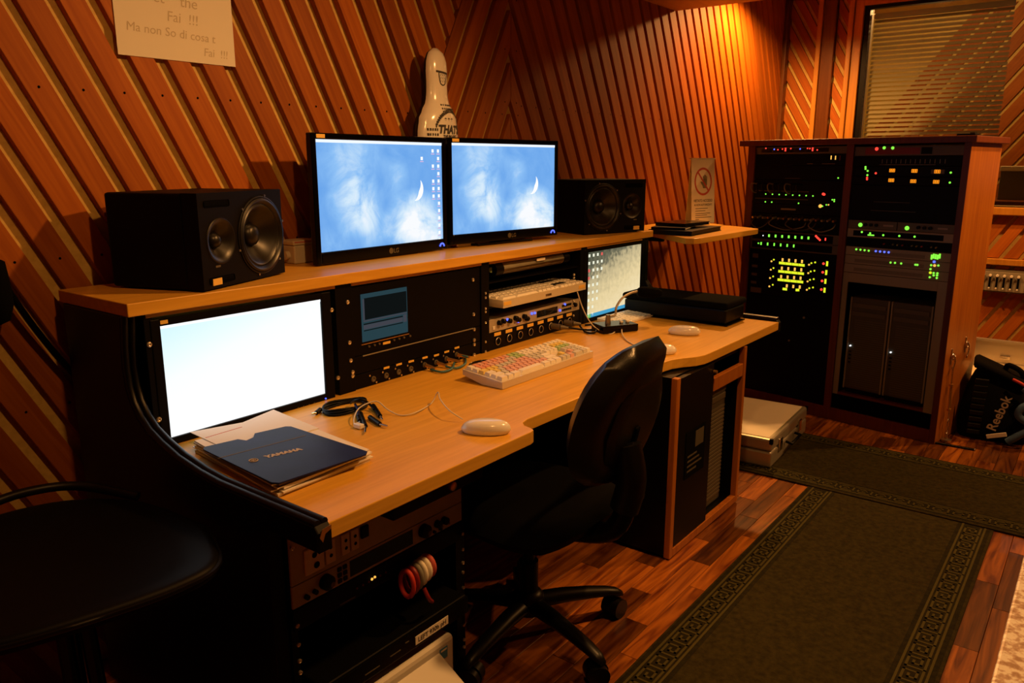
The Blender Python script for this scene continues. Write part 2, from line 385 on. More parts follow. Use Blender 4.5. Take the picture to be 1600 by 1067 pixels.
# floor: slab + parquet strips
struct('floor', MB().box(-1.6, XF+.1, -2.2, YW+.1, -.06, -.008), 'parquet')
FL = bpy.data.objects['floor']
PWD, PLN = .068, .42
strip_me = MB().box(-PLN/2+.0007, PLN/2-.0007, -PWD/2+.0006, PWD/2-.0006, -.0085, 0, .0008, None, 1).mesh('floor_strip'); strip_me.materials.append(MATS['parquet'])
cands = []
for j in range(-22, 28):
    y = j*PWD+.034; off = ((j*37) % 11)/11*PLN
    for i in range(2, 14):
        x = i*PLN+off
        if x > 5.45 or y > YW-.03: continue
        if x < 3.0 and .23 < y < .80 and x > .2: continue                # under the long runner
        if 3.26 < x < 3.42 and -.6 < y < 1.2: continue                   # under the cross runner
        if x < 2.9 and y > 1.36: continue                                # dark void below the desk
        if 4.2 < x < 4.35 and .7 < y < 1.4: continue
        d = (x-2.6)**2*.25+(y-.65)**2
        cands.append((d, x, y))
cands.sort()
for d, x, y in cands[:300]: link('floor_strip', strip_me, None, FL, (x, y, 0))
rest_mb = MB()
for d, x, y in cands[300:]: rest_mb.box(x-PLN/2+.0007, x+PLN/2-.0007, y-PWD/2+.0006, y+PWD/2-.0006, -.0085, 0)
if cands[300:]: part('floor_strips_beyond', rest_mb, 'parquet', FL, stuff=True)
# ceilings
struct('ceiling', MB().box(3.84, XF+.02, -2.2, YW+.018, 2.33, 2.44), 'ceiling_wood')
struct('ceiling_lowered', MB().box(-1.6, 3.854, -2.2, YW-.003, ZC, 2.44, .004), 'ceiling_wood').name = 'trim_1'
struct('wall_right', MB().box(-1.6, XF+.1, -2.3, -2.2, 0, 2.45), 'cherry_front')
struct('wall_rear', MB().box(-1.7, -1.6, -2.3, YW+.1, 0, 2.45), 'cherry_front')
# far wall with window
WY0, WY1, WZ0, WZ1 = 1.405, -1.2, 1.005, 2.235
fw_mb = MB().box(XF+.02, XF+.14, WY0, YW+.02, 0, 2.45).box(XF+.02, XF+.14, WY1, WY0, 0, WZ0).box(XF+.02, XF+.14, WY1, WY0, WZ1, 2.45).box(XF+.02, XF+.14, -2.2, WY1, 0, 2.45)
struct('wall_far', fw_mb, 'backing'); WFA = bpy.data.objects['wall_far']
PF = lambda p_: (XF+.0205, -p_[0], p_[1])      # s = -y grows to the right as seen
for (s0, s1) in ((-1.893, -1.700), (-1.585, -1.512)):
    plank_field(WFA, s0+.02, -.60, .078, range(-2, 26), .025, [(-1, 0, -s0), (1, 0, s1), (0, -1, -.02), (0, 1, 2.43)], PF, (-.0205, 0, 0), 'wall_plank')
for (z0, z1) in ((.70, .955), (.02, .655)):
    plank_field(WFA, -.60, .60, .098, range(-22, 18), .024, [(-1, 0, 1.48), (1, 0, 1.1), (0, -1, -z0), (0, 1, z1)], PF, (-.0205, 0, 0), 'wall_plank')
def trim(n, mb, m): o = struct('trim_%d' % n, mb, m); return o
trim(2, MB().box(XF-.06, XF+.02, 1.885, 1.908, 0, 2.44, .004), 'post_dark')
trim(3, MB().box(XF-.05, XF+.02, 1.668, 1.698, 0, 2.44, .004), 'trim_wood')
trim(4, MB().box(XF-.03, XF+.02, 1.588, 1.6675, 0, 2.44, .004), 'post_dark')
trim(5, MB().box(XF-.05, XF+.02, 1.478, 1.508, 0, 2.44, .004), 'trim_wood')
trim(6, MB().box(XF-.045, XF+.02, -1.3, 1.477, .955, 1.0, .005), 'trim_wood')
trim(7, MB().box(XF-.03, XF+.02, -1.3, 1.477, .66, .697, .004), 'trim_wood')
wf = MB().box(XF-.03, XF+.05, 1.425, 1.477, 1.0, 2.26, .004).box(XF-.03, XF+.05, WY1-.05, WY1, 1.0, 2.26).box(XF-.03, XF+.05, WY1, 1.425, 2.21, 2.26)
win = struct('window_1', wf, 'trim_wood')
part('gasket', MB().box(XF-.004, XF+.045, 1.392, 1.4248, 1.0, 2.21).box(XF-.004, XF+.045, WY1, 1.392, 2.19, 2.2099), 'black', win)
part('pane', MB().box(XF+.012, XF+.018, WY1, 1.392, 1.0, 2.19), 'glass', win)
# blinds hanging behind the pane
bl = thing('venetian_blind', 'beige venetian blind of narrow slats behind the studio window glass', 'blind', (XF+.09, 1.0, 2.17))
part('head_rail', MB().box(-.02, .02, -.37, .385, -.03, .0, .003), 'blind', bl)
slat = MB().box(-.0125, .0125, -.37, .385, -.0007, .0007).mesh('slat'); slat.materials.append(MATS['blind'])
for k in range(41): link('slat', slat, None, bl, (0, 0, -.045-.0275*k), (0, math.radians(-48), 0))
part('cord', MB().tube([(0, .10, 0), (0, .10, -1.15)], .0012, 5).tube([(0, -.28, 0), (0, -.28, -1.15)], .0012, 5), 'blind', bl)
# live room beyond the glass
struct('wall_beyond', MB().box(8.2, 8.3, -3, 2.6, 0, 2.6), 'backing')
WBY = bpy.data.objects['wall_beyond']
plank_field(WBY, -.5, .75, .16, range(-16, 22), .035, [(-1, 0, 2.5), (1, 0, 2.9), (0, -1, 0), (0, 1, 2.58)], lambda p_: (8.2, -p_[0], p_[1]), (-.02, 0, 0), 'wall_plank')
struct('floor_beyond', MB().box(XF+.14, 8.2, -3, 2.6, -.06, 0), 'parquet')
struct('ceiling_beyond', MB().box(XF+.14, 8.2, -3, 2.6, 2.6, 2.66), 'ceiling_wood')
ls = thing('reflection_panel', 'pale glowing panel beyond the glass, added in place of a reflected screen', 'screen', (8.13, .45, 1.98))  # glowing panel added to stand in for a reflection in the pane
part('frame', MB().box(0, .045, -.75, .03, -.42, .34, .006), 'black', ls)
part('picture', MB().quad([(-.001, -.73, -.40), (-.001, .01, -.40), (-.001, .01, .32), (-.001, -.73, .32)]), 'reflection_glow', ls)
cm = thing('computer_monitor', 'small bluish lit monitor in the room beyond the glass', 'screen', (6.6, .25, 1.0))
part('picture', MB().quad([(-.001, -.5, .12), (-.001, .02, .12), (-.001, .02, .31), (-.001, -.5, .31)]), 'bar_white', cm)
part('frame', MB().box(0, .03, -.52, .04, .10, .33, .004), 'black', cm); part('stand', MB().box(0, .2, -.3, -.18, .0, .11, .004), 'black', cm)
dk = thing('studio_table', 'dark table under the small monitor beyond the glass', 'table', (6.75, 0, 0))
part('table_top', MB().box(-.35, .35, -.9, .9, .96, 1.0, .004), 'cherry_front', dk)
for sx in (-.3, .3):
    for sy in (-.85, .85): part('leg', MB().box(sx-.025, sx+.025, sy-.025, sy+.025, 0, .96), 'black', dk)
gb = thing('cardboard_box', 'dull box on the table beyond the glass', 'box', (6.62, .58, 1.0)); part('body', MB().box(0, .2, -.22, .12, 0, .20, .004), 'dim_metal', gb); part('lid', MB().box(-.005, .205, -.225, .125, .20, .235, .004), 'beige_plastic', gb)
# ceiling lamps
for i, (p, aim, pw, cone, bd, rad) in enumerate(LAMPS):
    lab = ['recessed warm downlight above the paper-strewn desk end', 'recessed warm downlight above the middle of the desk', 'warm wall-washing downlight near the rack corner', 'warm downlight over the end of the cross-lying runner', 'warm downlight over the backpack and open flight case'][i]
    zc = ZC if i in (0, 1, 3) else 2.33
    t = thing('ceiling_downlight', lab, 'lamp', (p[0], p[1], zc), 0, 'ceiling downlights')
    part('ring', MB().lathe([(.045, 0), (.062, 0), (.060, -.008), (.045, -.010), (.040, -.004), (.045, 0)], 28), 'steel', t, 40)
    part('bulb', MB().lathe([(.038, -.001), (.036, -.004), (0, -.006)], 20), 'lamp_glow', t, 40)
    ld = bpy.data.lights.new('downlight_beam', 'SPOT'); ld.energy = pw; ld.color = WARM; ld.spot_size = math.radians(cone); ld.spot_blend = bd; ld.shadow_soft_size = rad
    lo = bpy.data.objects.new('downlight_beam', ld); COL.objects.link(lo); lo.parent = t
    d = Vector(aim)-Vector(p); lo.location = (0, 0, p[2]-zc); lo.rotation_euler = d.to_track_quat('-Z', 'Y').to_euler()
lr = bpy.data.lights.new('live_room_light', 'POINT'); lr.energy = 60; lr.color = (1, .55, .2); lr.shadow_soft_size = .1
lro = bpy.data.objects.new('live_room_light', lr); COL.objects.link(lro); lro.location = (6.6, 1.2, 2.45)
# ------------------------------------------------------------------ the desk
ZD, ZS, YF = .645, .972, 1.60           # worktop, upper shelf, face of the rack bays
XL, XR = .80, 3.03
desk = thing('studio_desk', 'long beech-topped studio desk with black side panels and rack bays', 'desk', (1.9, 1.45, 0))
DO = Vector(desk.location)
def dp(name, mb, m, smooth=0, parent=None, stuff=False):
    """desk part, built in world coordinates"""
    bmesh.ops.translate(mb.bm, verts=mb.bm.verts[:], vec=-DO); return part(name, mb, m, parent or desk, smooth, stuff=stuff)
front = [(XL, 1.012), (1.395, 1.012), (1.412, 1.016), (1.42, 1.03), (1.425, 1.052), (1.44, 1.068), (1.465, 1.074), (2.18, 1.066), (2.225, 1.060), (2.265, 1.042), (2.305, 1.016), (2.345, 1.004), (2.375, 1.002), (XR, 1.000)]
dp('worktop', MB().prism([(x, y, ZD-.032) for x, y in front+[(XR, 1.875), (XL, 1.875)]], (0, 0, .032), .002), 'beech')
dp('upper_shelf', MB().box(.772, 3.06, 1.575, 1.885, ZS-.028, ZS, .002), 'beech')
for a, b in ((.815, 1.322), (1.378, 1.918), (1.958, 2.508), (2.552, 2.99)):
    dp('shelf_lip', MB().box(a, b, 1.588, 1.612, ZS-.038, ZS-.0285, .001), 'beech_edge')
prof = [(1.0, .604), (1.0, .640), (1.01, .652), (1.30, .653), (1.364, .658), (1.44, .670), (1.501, .688), (1.545, .706), (1.575, .728), (1.598, .757), (1.611, .79), (1.615, .83), (1.612, .875), (1.60, .943), (1.862, .943), (1.862, 0), (1.142, 0), (1.142, .604)]
for x0, x1 in ((.768, .7995), (XR+.0005, XR+.03)):
    sp = dp('side_panel', MB().prism([(x0, y, z) for y, z in prof], (x1-x0, 0, 0), .003), 'black')
    tb = MB()
    for xx in (x0+.008, x1-.008): tb.tube([(xx, y-.001, z+.001) for y, z in prof[2:14]], .0075, 8)
    bmesh.ops.translate(tb.bm, verts=tb.bm.verts[:], vec=-DO); part('edge_trim', tb, 'rubber', sp, 60)
# worn corner of the edging
dp('worn_corner', MB().prism([(.772, .9988, .632), (.778, .9988, .645), (.797, .9988, .648), (.797, .9988, .641), (.784, .9988, .636), (.778, .9988, .622)], (0, .0015, 0)), 'brass')
# dividers of the bays
for a, b in ((.81, .83), (1.322, 1.378), (1.918, 1.958), (2.508, 2.552), (2.99, 3.015)):
    dp('bay_divider', MB().box(a, b, 1.590, 1.86, ZD, ZS-.0285, .001), 'black_panel')
dp('back_board', MB().box(.80, 3.03, 1.86, 1.872, .30, ZS-.0285), 'black_matte')
# rack below the left wing
dp('pedestal_side', MB().box(1.287, 1.305, 1.142, 1.85, 0, ZD-.0325, .001), 'black_panel')
dp('pedestal_base', MB().box(.80, 1.287, 1.15, 1.85, .02, .05), 'black_matte')
dp('modesty_panel', MB().box(1.306, 2.13, 1.78, 1.80, .1, ZD-.033), 'black_matte')
scr = MB()
for x, y in [(232, 538), (245, 650), (521, 484), (528, 590)]: p = aty(x, y, 1.588); scr.lathe([(0, -.002), (.0035, -.0045), (.0065, -.003), (.0065, 0)], 10, Matrix.Translation((p.x, 1.5895, p.z)) @ Matrix.Rotation(-PI/2, 4, 'X').inverted())
def rail_screws(mb, pts, y, r=.0058):
    for x, z in pts: mb.lathe([(0, -.001), (r*.55, -.004), (r, -.003), (r, .001)], 10, Matrix.Translation((x, y, z)) @ Matrix.Rotation(-PI/2, 4, 'X'))
scr.bm.free(); scr = MB()
by = lambda x, y: ((lambda q: (q.x, q.z))(aty(x, y, YF-.008)))
rail_screws(scr, [by(*q) for q in [(232, 538), (247, 655), (517, 484), (527, 590), (542, 472), (545, 535), (547, 563), (550, 581), (550, 587), (738, 437), (739, 491), (740, 514.5), (740, 531), (740, 538), (740, 554)]], YF-.0095)
rail_screws(scr, [by(*q) for q in [(757.5, 458), (757.5, 465), (757.5, 482), (757.5, 487), (757.5, 504), (757.5, 534), (757.5, 549), (896, 429), (896, 434), (895, 470), (895, 477), (895, 493), (1012, 393)]], YF-.0095, .0042)
dp('rail_screws', scr, 'screw', 60, stuff=True)
# PC housing below the right wing
pc = thing('computer_housing', 'dark cabinet with wood-edged doors under the right desk wing', 'cabinet', (2.42, 1.0, 0))
X0, X1, ZT = 2.142-2.42, 2.712-2.42, .608
part('carcass', MB().box(X0, X0+.018, .022, .62, .012, ZT, .001).box(X1-.018, X1, .022, .62, .012, ZT, .001).box(X0+.018, X1-.018, .60, .62, .012, ZT).box(X0+.018, X1-.018, .022, .6, .012, .03).box(X0+.018, X1-.018, .022, .6, ZT-.018, ZT), 'black', pc)
fr = part('door_frame', MB().box(X0, X0+.024, 0, .021, .006, ZT, .002).box(X1-.022, X1, 0, .021, .006, ZT, .002).box(X0+.024, X1-.022, 0, .021, .006, .034, .002), 'cherry', pc)
dl = part('door', MB().box(X0+.026, .005, .002, .02, .036, ZT-.004, .002), 'black', pc)
part('poster', MB().box(X0+.085, -.045, 0, .0016, .25, .41), 'black_matte', dl)
part('poster_print', MB().box(X0+.155, -.06, -.0008, -.0002, .345, .40), 'grille', dl)
part('poster_lines', (lambda mb: [mb.box(X0+.10, X0+.10+.07+.02*((k*5) % 3), -.0008, -.0002, .27+.017*k, .276+.017*k) for k in range(4)] and mb)(MB()), 'grille', dl, stuff=True)
part('latch', MB().cyl((-.004, 0, .575), (-.004, -.012, .575), .006, 10), 'brass', dl)
rr = part('drawer_rail', MB().box(.010, X1-.024, .002, .02, .50, .548, .003), 'cherry', pc)
tw = thing('computer_tower', 'grey metal computer tower behind the open cabinet doorway', 'computer', (2.42, 1.04, .031))
part('body', MB().box(.035, .225, .004, .45, .0, .46, .008), 'grille', tw)
for z in (.395, .425): part('drive_door', MB().box(.045, .215, .0, .0045, z, z+.022, .002), 'dim_metal', tw)
gr = MB()
for k in range(24): gr.box(.045, .215, .0015, .0045, .03+.0145*k, .03+.0145*k+.008)
part('front_grille', gr, 'dim_metal', tw, stuff=True)
part('power_light', MB().cyl((.041, .003, .19), (.041, -.002, .19), .003, 8), 'led_white', tw)
# ------------------------------------------------------------------ screens
def bay_screen(name, label, TL, TR, BR, BL, m, bez, Y, extra=None):
    a = [aty(*q, Y) for q in (TL, TR, BR, BL)]
    x0 = (a[0].x+a[3].x)/2; x1 = (a[1].x+a[2].x)/2; z1 = (a[0].z+a[1].z)/2; z0 = (a[2].z+a[3].z)/2
    t = thing(name, label, 'monitor', (x0, Y, z0)); w_, h_ = x1-x0, z1-z0
    l, r_, tp, bt = bez
    part('bezel', MB().box(-l, 0, -.004, .03, -bt, h_+tp, .002).box(w_, w_+r_, -.004, .03, -bt, h_+tp, .002).box(0, w_, -.004, .03, h_, h_+tp).box(0, w_, -.004, .03, -bt, 0), 'black_panel', t)
    part('screen', MB().box(0, w_, .002, .026, 0, h_), m, t)
    return t, w_, h_
acer, aw, ah = bay_screen('rack_monitor', 'lower monitor showing a blank white screen in desk bay beside blue folder', (246, 511), (497, 467), (512, 614), (270, 683), 'acer_screen', (.022, .03, .016, .028), 1.592)
part('menu_bar', MB().box(0, aw, .0005, .0018, ah-.007, ah), 'icon_white', acer)
text('brand_lettering', 'acer', .014, 'grey_metal', acer, FRONT(aw*.55, -.0045, -.02))
part('power_light', MB().cyl((aw-.004, -.003, -.012), (aw-.004, -.006, -.012), .0022, 8), 'led_blue', acer)
part('bezel_buttons', MB().box(aw*.78, aw*.78+.005, -.0048, -.004, -.017, -.014).box(aw*.82, aw*.82+.005, -.0048, -.004, -.017, -.014).box(aw*.86, aw*.86+.005, -.0048, -.004, -.017, -.014).box(aw*.9, aw*.9+.005, -.0048, -.004, -.017, -.014), 'dim_metal', acer, stuff=True)
part('sticker', MB().box(.0, .017, -.0048, -.004, ah+.004, ah+.012), 'label_yellow', acer)
ic = MB()
for i in range(3):
    for j in range(2): ic.box(aw-.035+.018*j, aw-.028+.018*j, .0005, .0018, ah-.03-.028*i, ah-.022-.028*i)
part('desktop_icons', ic, 'icon_white', acer, stuff=True)
s4, w4, h4 = bay_screen('rack_monitor', 'lower monitor with sandy wallpaper and desktop icons in the right desk bay', (916, 394), (1004, 381), (1007, 471), (919, 498), 'cream_screen', (.03, .03, .012, .024), 1.592)
part('task_bar', MB().box(.03, w4, .0005, .0018, 0, .014), 'task_blue', s4); part('start_button', MB().box(0, .03, .0005, .0018, 0, .014), 'start_green', s4)
ics = {'icon_cream': MB(), 'icon_red': MB()}
for j in range(4):
    for i in range(9 if j < 2 else (7 if j == 2 else 3)):
        k = 'icon_red' if (i, j) in ((2, 0), (3, 0), (0, 3)) else 'icon_cream'
        x = .008+.031*j; z = h4-.02-.029*i; ics[k].box(x, x+.011, .0005, .0018, z, z+.011)
for k in ics: part('desktop_icons', ics[k], k, s4, stuff=True)
part('power_light', MB().cyl((w4+.012, -.003, -.012), (w4+.012, -.006, -.012), .003, 8), 'led_blue', s4)
def lg(label, pL, pR, zb, zt, icons):
    d = Vector((pR[0]-pL[0], pR[1]-pL[1], 0)); W = d.length; rz = math.atan2(d.y, d.x)
    t = thing('desktop_monitor', label, 'monitor', (pL[0], pL[1], ZS), rz)
    zb -= ZS; zt -= ZS; H = zt-zb; bz = .017; bb = .034
    fr = part('bezel', MB().box(0, bz, 0, .022, zb, zt, .003).box(W-bz, W, 0, .022, zb, zt, .003).box(bz, W-bz, 0, .022, zt-bz, zt, .003).box(bz, W-bz, 0, .022, zb, zb+bb, .004), 'black_gloss', t)
    part('back_shell', MB().box(.01, W-.01, .022, .036, zb+.01, zt-.01, .005), 'black', t)
    sw, sh = W-2*bz, H-bz-bb
    s = part('screen', MB().box(0, sw, 0, .012, 0, sh), 'sky_screen', t, loc=(bz, .005, zb+bb))
    part('menu_bar', MB().box(0, sw, -.0012, -.0003, sh-.008, sh), 'bar_white', s)
    moon = MB(); cx, cz, R = sw*.755, sh*.535, .036
    n = 14; P = []
    for k in range(n+1): a = math.radians(-100+150*k/n); P.append((cx+R*math.cos(a), cz+R*math.sin(a)))
    p0, p1 = P[0], P[-1]
    for k in range(n-1, 0, -1): a = math.radians(-100+150*k/n); t_ = math.sin(PI*k/n); P.append((cx+(R-.019*t_)*math.cos(a), cz+(R-.019*t_)*math.sin(a)))
    moon.bm.faces.new([moon.bm.verts.new((x, -.0006, z)) for x, z in P]); part('moon_crescent', moon, 'icon_white', s)
    if icons:
        ib, ip = MB(), MB()
        for j, i in [(0, i) for i in range(13)]+[(1, i) for i in (0, 2, 4, 5, 6)]+[(3, 1)]:
            x = sw-.022-.026*j; z = sh-.030-.0235*i; ib.box(x, x+.009, -.0012, -.0003, z, z+.010); ip.box(x-.003, x+.012, -.0012, -.0003, z-.006, z-.003)
        part('desktop_icons', ib, 'icon_white', s, stuff=True); part('icon_names', ip, 'icon_pink', s, stuff=True)
    text('brand_lettering', 'LG', .019, 'dim_metal', t, FRONT(W*.56, -.0006, zb+.009), bold=.0005)
    part('brand_disc', MB().disc((W*.56-.022, -.0006, zb+.016), (0, -1, 0), .009, 16), 'dim_metal', t)
    part('maker_sticker', MB().box(.018, .048, -.0008, -.0001, zt-.0135, zt-.0035), 'label_yellow', t)
    arc = MB().tube([(W-.030+.010*math.cos(a), -.002, zb+.010+.010*math.sin(a)) for a in [PI*k/8 for k in range(9)]], .0026, 6)
    part('power_light', arc, 'led_blue', t, 60)
    part('stand_neck', MB().box(W/2-.05, W/2+.05, .024, .042, .006, zb+.05, .004), 'black', t)
    part('stand_foot', MB().box(W/2-.14, W/2+.14, .004, .044, 0, .009, .003), 'black_gloss', t)
    return t
lg('upper monitor with cloud wallpaper and desktop icons along its edge, beside the grey box', (1.388, 1.735), (1.941, 1.752), .976, 1.332, True)
lg('upper monitor with plain cloud and moon wallpaper beside the right speaker', (1.952, 1.752), (2.497, 1.690), .985, 1.334, False)
# ------------------------------------------------------------------ loudspeakers
def holed_plate(W, z0, z1, y0, y1, holes, n=36):
    """front baffle: rectangle with round openings, extruded in y"""
    mb = MB(); bm = mb.bm; es = []
    def loop(P):
        vs = [bm.verts.new(p_) for p_ in P]
        for i in range(len(vs)): es.append(bm.edges.new((vs[i], vs[(i+1) % len(vs)])))
    loop([(0, y0, z0), (W, y0, z0), (W, y0, z1), (0, y0, z1)])
    for hx, hz, r in holes: loop([(hx+r*math.cos(2*PI*k/n), y0, hz+r*math.sin(2*PI*k/n)) for k in range(n)])
    f = [g for g in bmesh.ops.triangle_fill(bm, edges=es, use_beauty=True)['geom'] if isinstance(g, bmesh.types.BMFace)]
    r2 = bmesh.ops.extrude_face_region(bm, geom=f)
    bmesh.ops.translate(bm, verts=[v for v in r2['geom'] if isinstance(v, bmesh.types.BMVert)], vec=(0, y1-y0, 0))
    return mb
def speaker(label, corner, ang, tweeter_left):
    t = thing('studio_speaker', label, 'loudspeaker', (corner[0], corner[1], ZS), ang)
    W, D, H = .322, .246, .216
    part('cabinet', MB().box(0, W, .0405, D, .004, H, .006).box(0, .012, .0122, .0405, .004, H).box(W-.012, W, .0122, .0405, .004, H).box(.012, W-.012, .0122, .0405, .004, .014).box(.012, W-.012, .0122, .0405, H-.010, H), 'speaker_paint', t)
    fx = (lambda x: x) if tweeter_left else (lambda x: W-x)
    toF = lambda x, z, y=0: Matrix.Translation((fx(x), y, z)) @ Matrix.Rotation(PI/2, 4, 'X')
    wx, wz = .228, .108
    part('baffle', holed_plate(W, .004, H, 0, .012, [(fx(wx), wz, .083), (fx(.072), .108, .046)]), 'speaker_paint', t)
    w_ = part('woofer', MB().lathe([(.090, .0008), (.089, .004), (.084, .006), (.079, .003), (.076, -.001), (.072, .001), (.068, -.001), (.064, -.006), (.045, -.020), (.028, -.032), (.0275, -.030), (.024, -.021), (.015, -.016), (0, -.0145)], 44, toF(wx, wz)), 'cone', t, 40)
    ring = MB().lathe([(.094, 0), (.0945, .002), (.091, .003), (.090, 0)], 40, toF(wx, wz)); part('woofer_ring', ring, 'rubber', w_, 50)
    # dished recess behind the cone: dark ring drawn by real depth
    tw_ = part('tweeter', MB().lathe([(.052, .0006), (.050, .002), (.046, .0015), (.036, -.006), (.026, -.014), (.019, -.020), (.0185, -.017), (.0145, -.010), (.008, -.006), (0, -.005)], 36, toF(.072, .108)), 'cone', t, 40)
    for z0 in (.014, .184):
        part('bass_port', MB().box(min(fx(.020), fx(.110)), max(fx(.020), fx(.110)), -.0012, .002, z0, z0+.015, .004), 'black_matte', t)
    part('name_badge', MB().box(min(fx(.045), fx(.062)), max(fx(.045), fx(.062)), -.001, .001, .050, .0545), 'dim_metal', t)
    part('serial_sticker', MB().box(min(fx(.030), fx(.062)), max(fx(.030), fx(.062)), -.002, .0005, .011, .026), 'label_yellow', t)
    bolts = MB()
    for a in range(6): bolts.cyl((fx(wx+.0965*math.cos(a*PI/3+.3)), 0, wz+.0965*math.sin(a*PI/3+.3)), (fx(wx+.0965*math.cos(a*PI/3+.3)), -.003, wz+.0965*math.sin(a*PI/3+.3)), .003, 8)
    part('bolts', bolts, 'steel', t, stuff=True)
    for fx_, fy_ in ((.03, .03), (W-.03, .03), (.03, D-.03), (W-.03, D-.03)): part('foot', MB().cyl((fx_, fy_, 0), (fx_, fy_, .005), .012), 'rubber', t)
    return t
speaker('black studio speaker angled inward at the shelf end, woofer towards the monitors', (.949, 1.580), math.radians(21), True)
speaker('black studio speaker at the shelf end near the paper sign, mostly in shadow', (2.672, 1.680), math.radians(-19), False)
# ------------------------------------------------------------------ bay 2: black panels
def bx(x, y): p = aty(x, y, YF-.006); return p.x, p.z
p2 = thing('blank_rack_panel', 'tall black rack panel with a small built-in display', 'rack panel', (1.38, YF-.006, .745))
lx, lz = 1.38, .745
zA = bx(640, 536)[1]
part('plate', MB().box(0, .536, 0, .004, zA-lz, .940-lz-.01, .001), 'black_panel', p2)
(ax, az), (bx_, bz_), (cx_, cz_), (dx_, dz_) = bx(563, 460), bx(635, 448), bx(637, 520), bx(566, 533)
sx0, sx1, sz0, sz1 = (ax+dx_)/2-lx, (bx_+cx_)/2-lx, (cz_+dz_)/2-lz, (az+bz_)/2-lz
scn = part('display', MB().box(sx0, sx1, -.0015, .0005, sz0, sz1), 'lcd_teal', p2)
sw, sh = sx1-sx0, sz1-sz0
part('display_window', MB().box(sx0+sw*.06, sx1-sw*.02, -.0025, -.0016, sz0+sh*.46, sz1-sh*.09), 'lcd_dark', scn)
part('display_bars', MB().box(sx0+sw*.03, sx1-sw*.02, -.0025, -.0016, sz0+sh*.42, sz0+sh*.45).box(sx0+sw*.03, sx0+sw*.88, -.0025, -.0016, sz0+sh*.26, sz0+sh*.35).box(sx0+sw*.03, sx0+sw*.06, -.0025, -.0016, sz0+sh*.46, sz1-sh*.1).box(sx0+sw*.90, sx1-sw*.03, -.0025, -.0016, sz0+sh*.24, sz0+sh*.40), 'lcd_grey', scn)
part('display_slots', MB().box(sx0+sw*.03, sx0+sw*.88, -.0032, -.0026, sz0+sh*.36, sz0+sh*.385).box(sx0+sw*.03, sx0+sw*.88, -.0032, -.0026, sz0+sh*.225, sz0+sh*.245), 'lcd_dark', scn)
part('display_rim', MB().box(sx0-.004, sx1+.004, -.0012, .0003, sz0-.008, sz0-.0055), 'brass', p2)
bt = MB()
for x in (576, 584.5, 592, 615, 623, 630.5, 640): q = bx(x, 541-(x-576)*.255); bt.cyl((q[0]-lx, 0, q[1]-lz), (q[0]-lx, -.004, q[1]-lz), .0032, 8)
part('buttons', bt, 'dim_metal', p2, 50, stuff=True)
q = bx(604, 535.5); part('label', MB().box(q[0]-lx-.014, q[0]-lx+.014, -.001, .0005, q[1]-lz-.0035, q[1]-lz+.0035), 'label_yellow', p2)
zB = bx(640, 563)[1]
p3 = thing('blank_rack_panel', 'plain narrow black rack panel below the small display', 'rack panel', (lx, YF-.006, zB))
part('plate', MB().box(0, .536, 0, .004, .001, zA-zB-.002, .001), 'black_panel', p3)
part('top_edge', MB().box(.03, .50, -.003, .003, zA-zB-.0045, zA-zB-.002), 'grey_metal', p3)
p4 = thing('jack_panel', 'black patch panel with yellow-labelled jack sockets above the worktop', 'patch panel', (lx, YF-.006, ZD+.001))
zj = ZD+.001
part('plate', MB().box(0, .536, 0, .004, .0, zB-zj-.001, .001), 'black_panel', p4)
JX = [(583, 592), (603, 586.5), (622.5, 581), (641.5, 576), (663, 570), (681, 566), (697, 560.5), (713, 554)]
for i, (x, y) in enumerate(JX):
    q = bx(x, y); X, Z = q[0]-lx, q[1]-zj
    s = part('jack_socket', MB().lathe([(0, .001), (.003, .001), (.0055, .004), (.0085, .003), (.0085, -.001)], 14, Matrix.Translation((X, 0, Z)) @ Matrix.Rotation(PI/2, 4, 'X')), 'dim_metal', p4, 50)
    part('socket_screws', MB().disc((X-.012, -.0008, Z+.012), (0, -1, 0), .003, 8).disc((X+.012, -.0008, Z-.012), (0, -1, 0), .003, 8), 'screw', s, stuff=True)
    if i: part('label', MB().box(X-.008, X+.014, -.001, .0004, Z+.019, Z+.025), 'label_yellow', p4)
for i, (j, e) in enumerate(((4, 6), (5, 7))):
    a = bx(*JX[j]); b = bx(*JX[e]); y0 = YF-.012
    mid = [[(673, 577), (690, 581), (706, 576), (710, 567)], [(698, 573), (713, 575), (727, 568), (727, 558)]][i]
    pts = [(a[0], y0, a[1]), (a[0]+.006, y0-.03, a[1]-.006)]+[tuple(atz(*q, ZD+.006)) for q in mid]+[(b[0]+.012, y0-.035, b[1]-.004), (b[0], y0, b[1])]
    pc_ = thing('patch_cable', ['blue patch cable looped between the middle jack sockets', 'blue patch cable looped to the last jack socket by the keyboard'][i], 'cable', (a[0], y0, a[1]))
    O = Vector(pc_.location)
    part('cord', MB().tube([Vector(p_)-O for p_ in pts], .0034, 8, smooth_n=6), 'blue_cable', pc_, 60)
    for s_ in (0, 1):
        A = Vector(pts[0] if s_ == 0 else pts[-1])-O; B = Vector(pts[1] if s_ == 0 else pts[-2])-O
        part('plug', MB().cyl(A, A+(B-A)*1.1, .0055, 10, .004), 'brass', pc_, 50)
cb = thing('coiled_cable', 'coil of thin black cable by the desk divider behind the colourful keyboard', 'cable', tuple(atz(752, 571, ZD)))
part('coil', MB().tube([(.045*math.cos(a), .028*math.sin(a), .004+.0012*k) for k in range(3) for a in [2*PI*i/20 for i in range(20)]], .0028, 6), 'black_gloss', cb, 60)
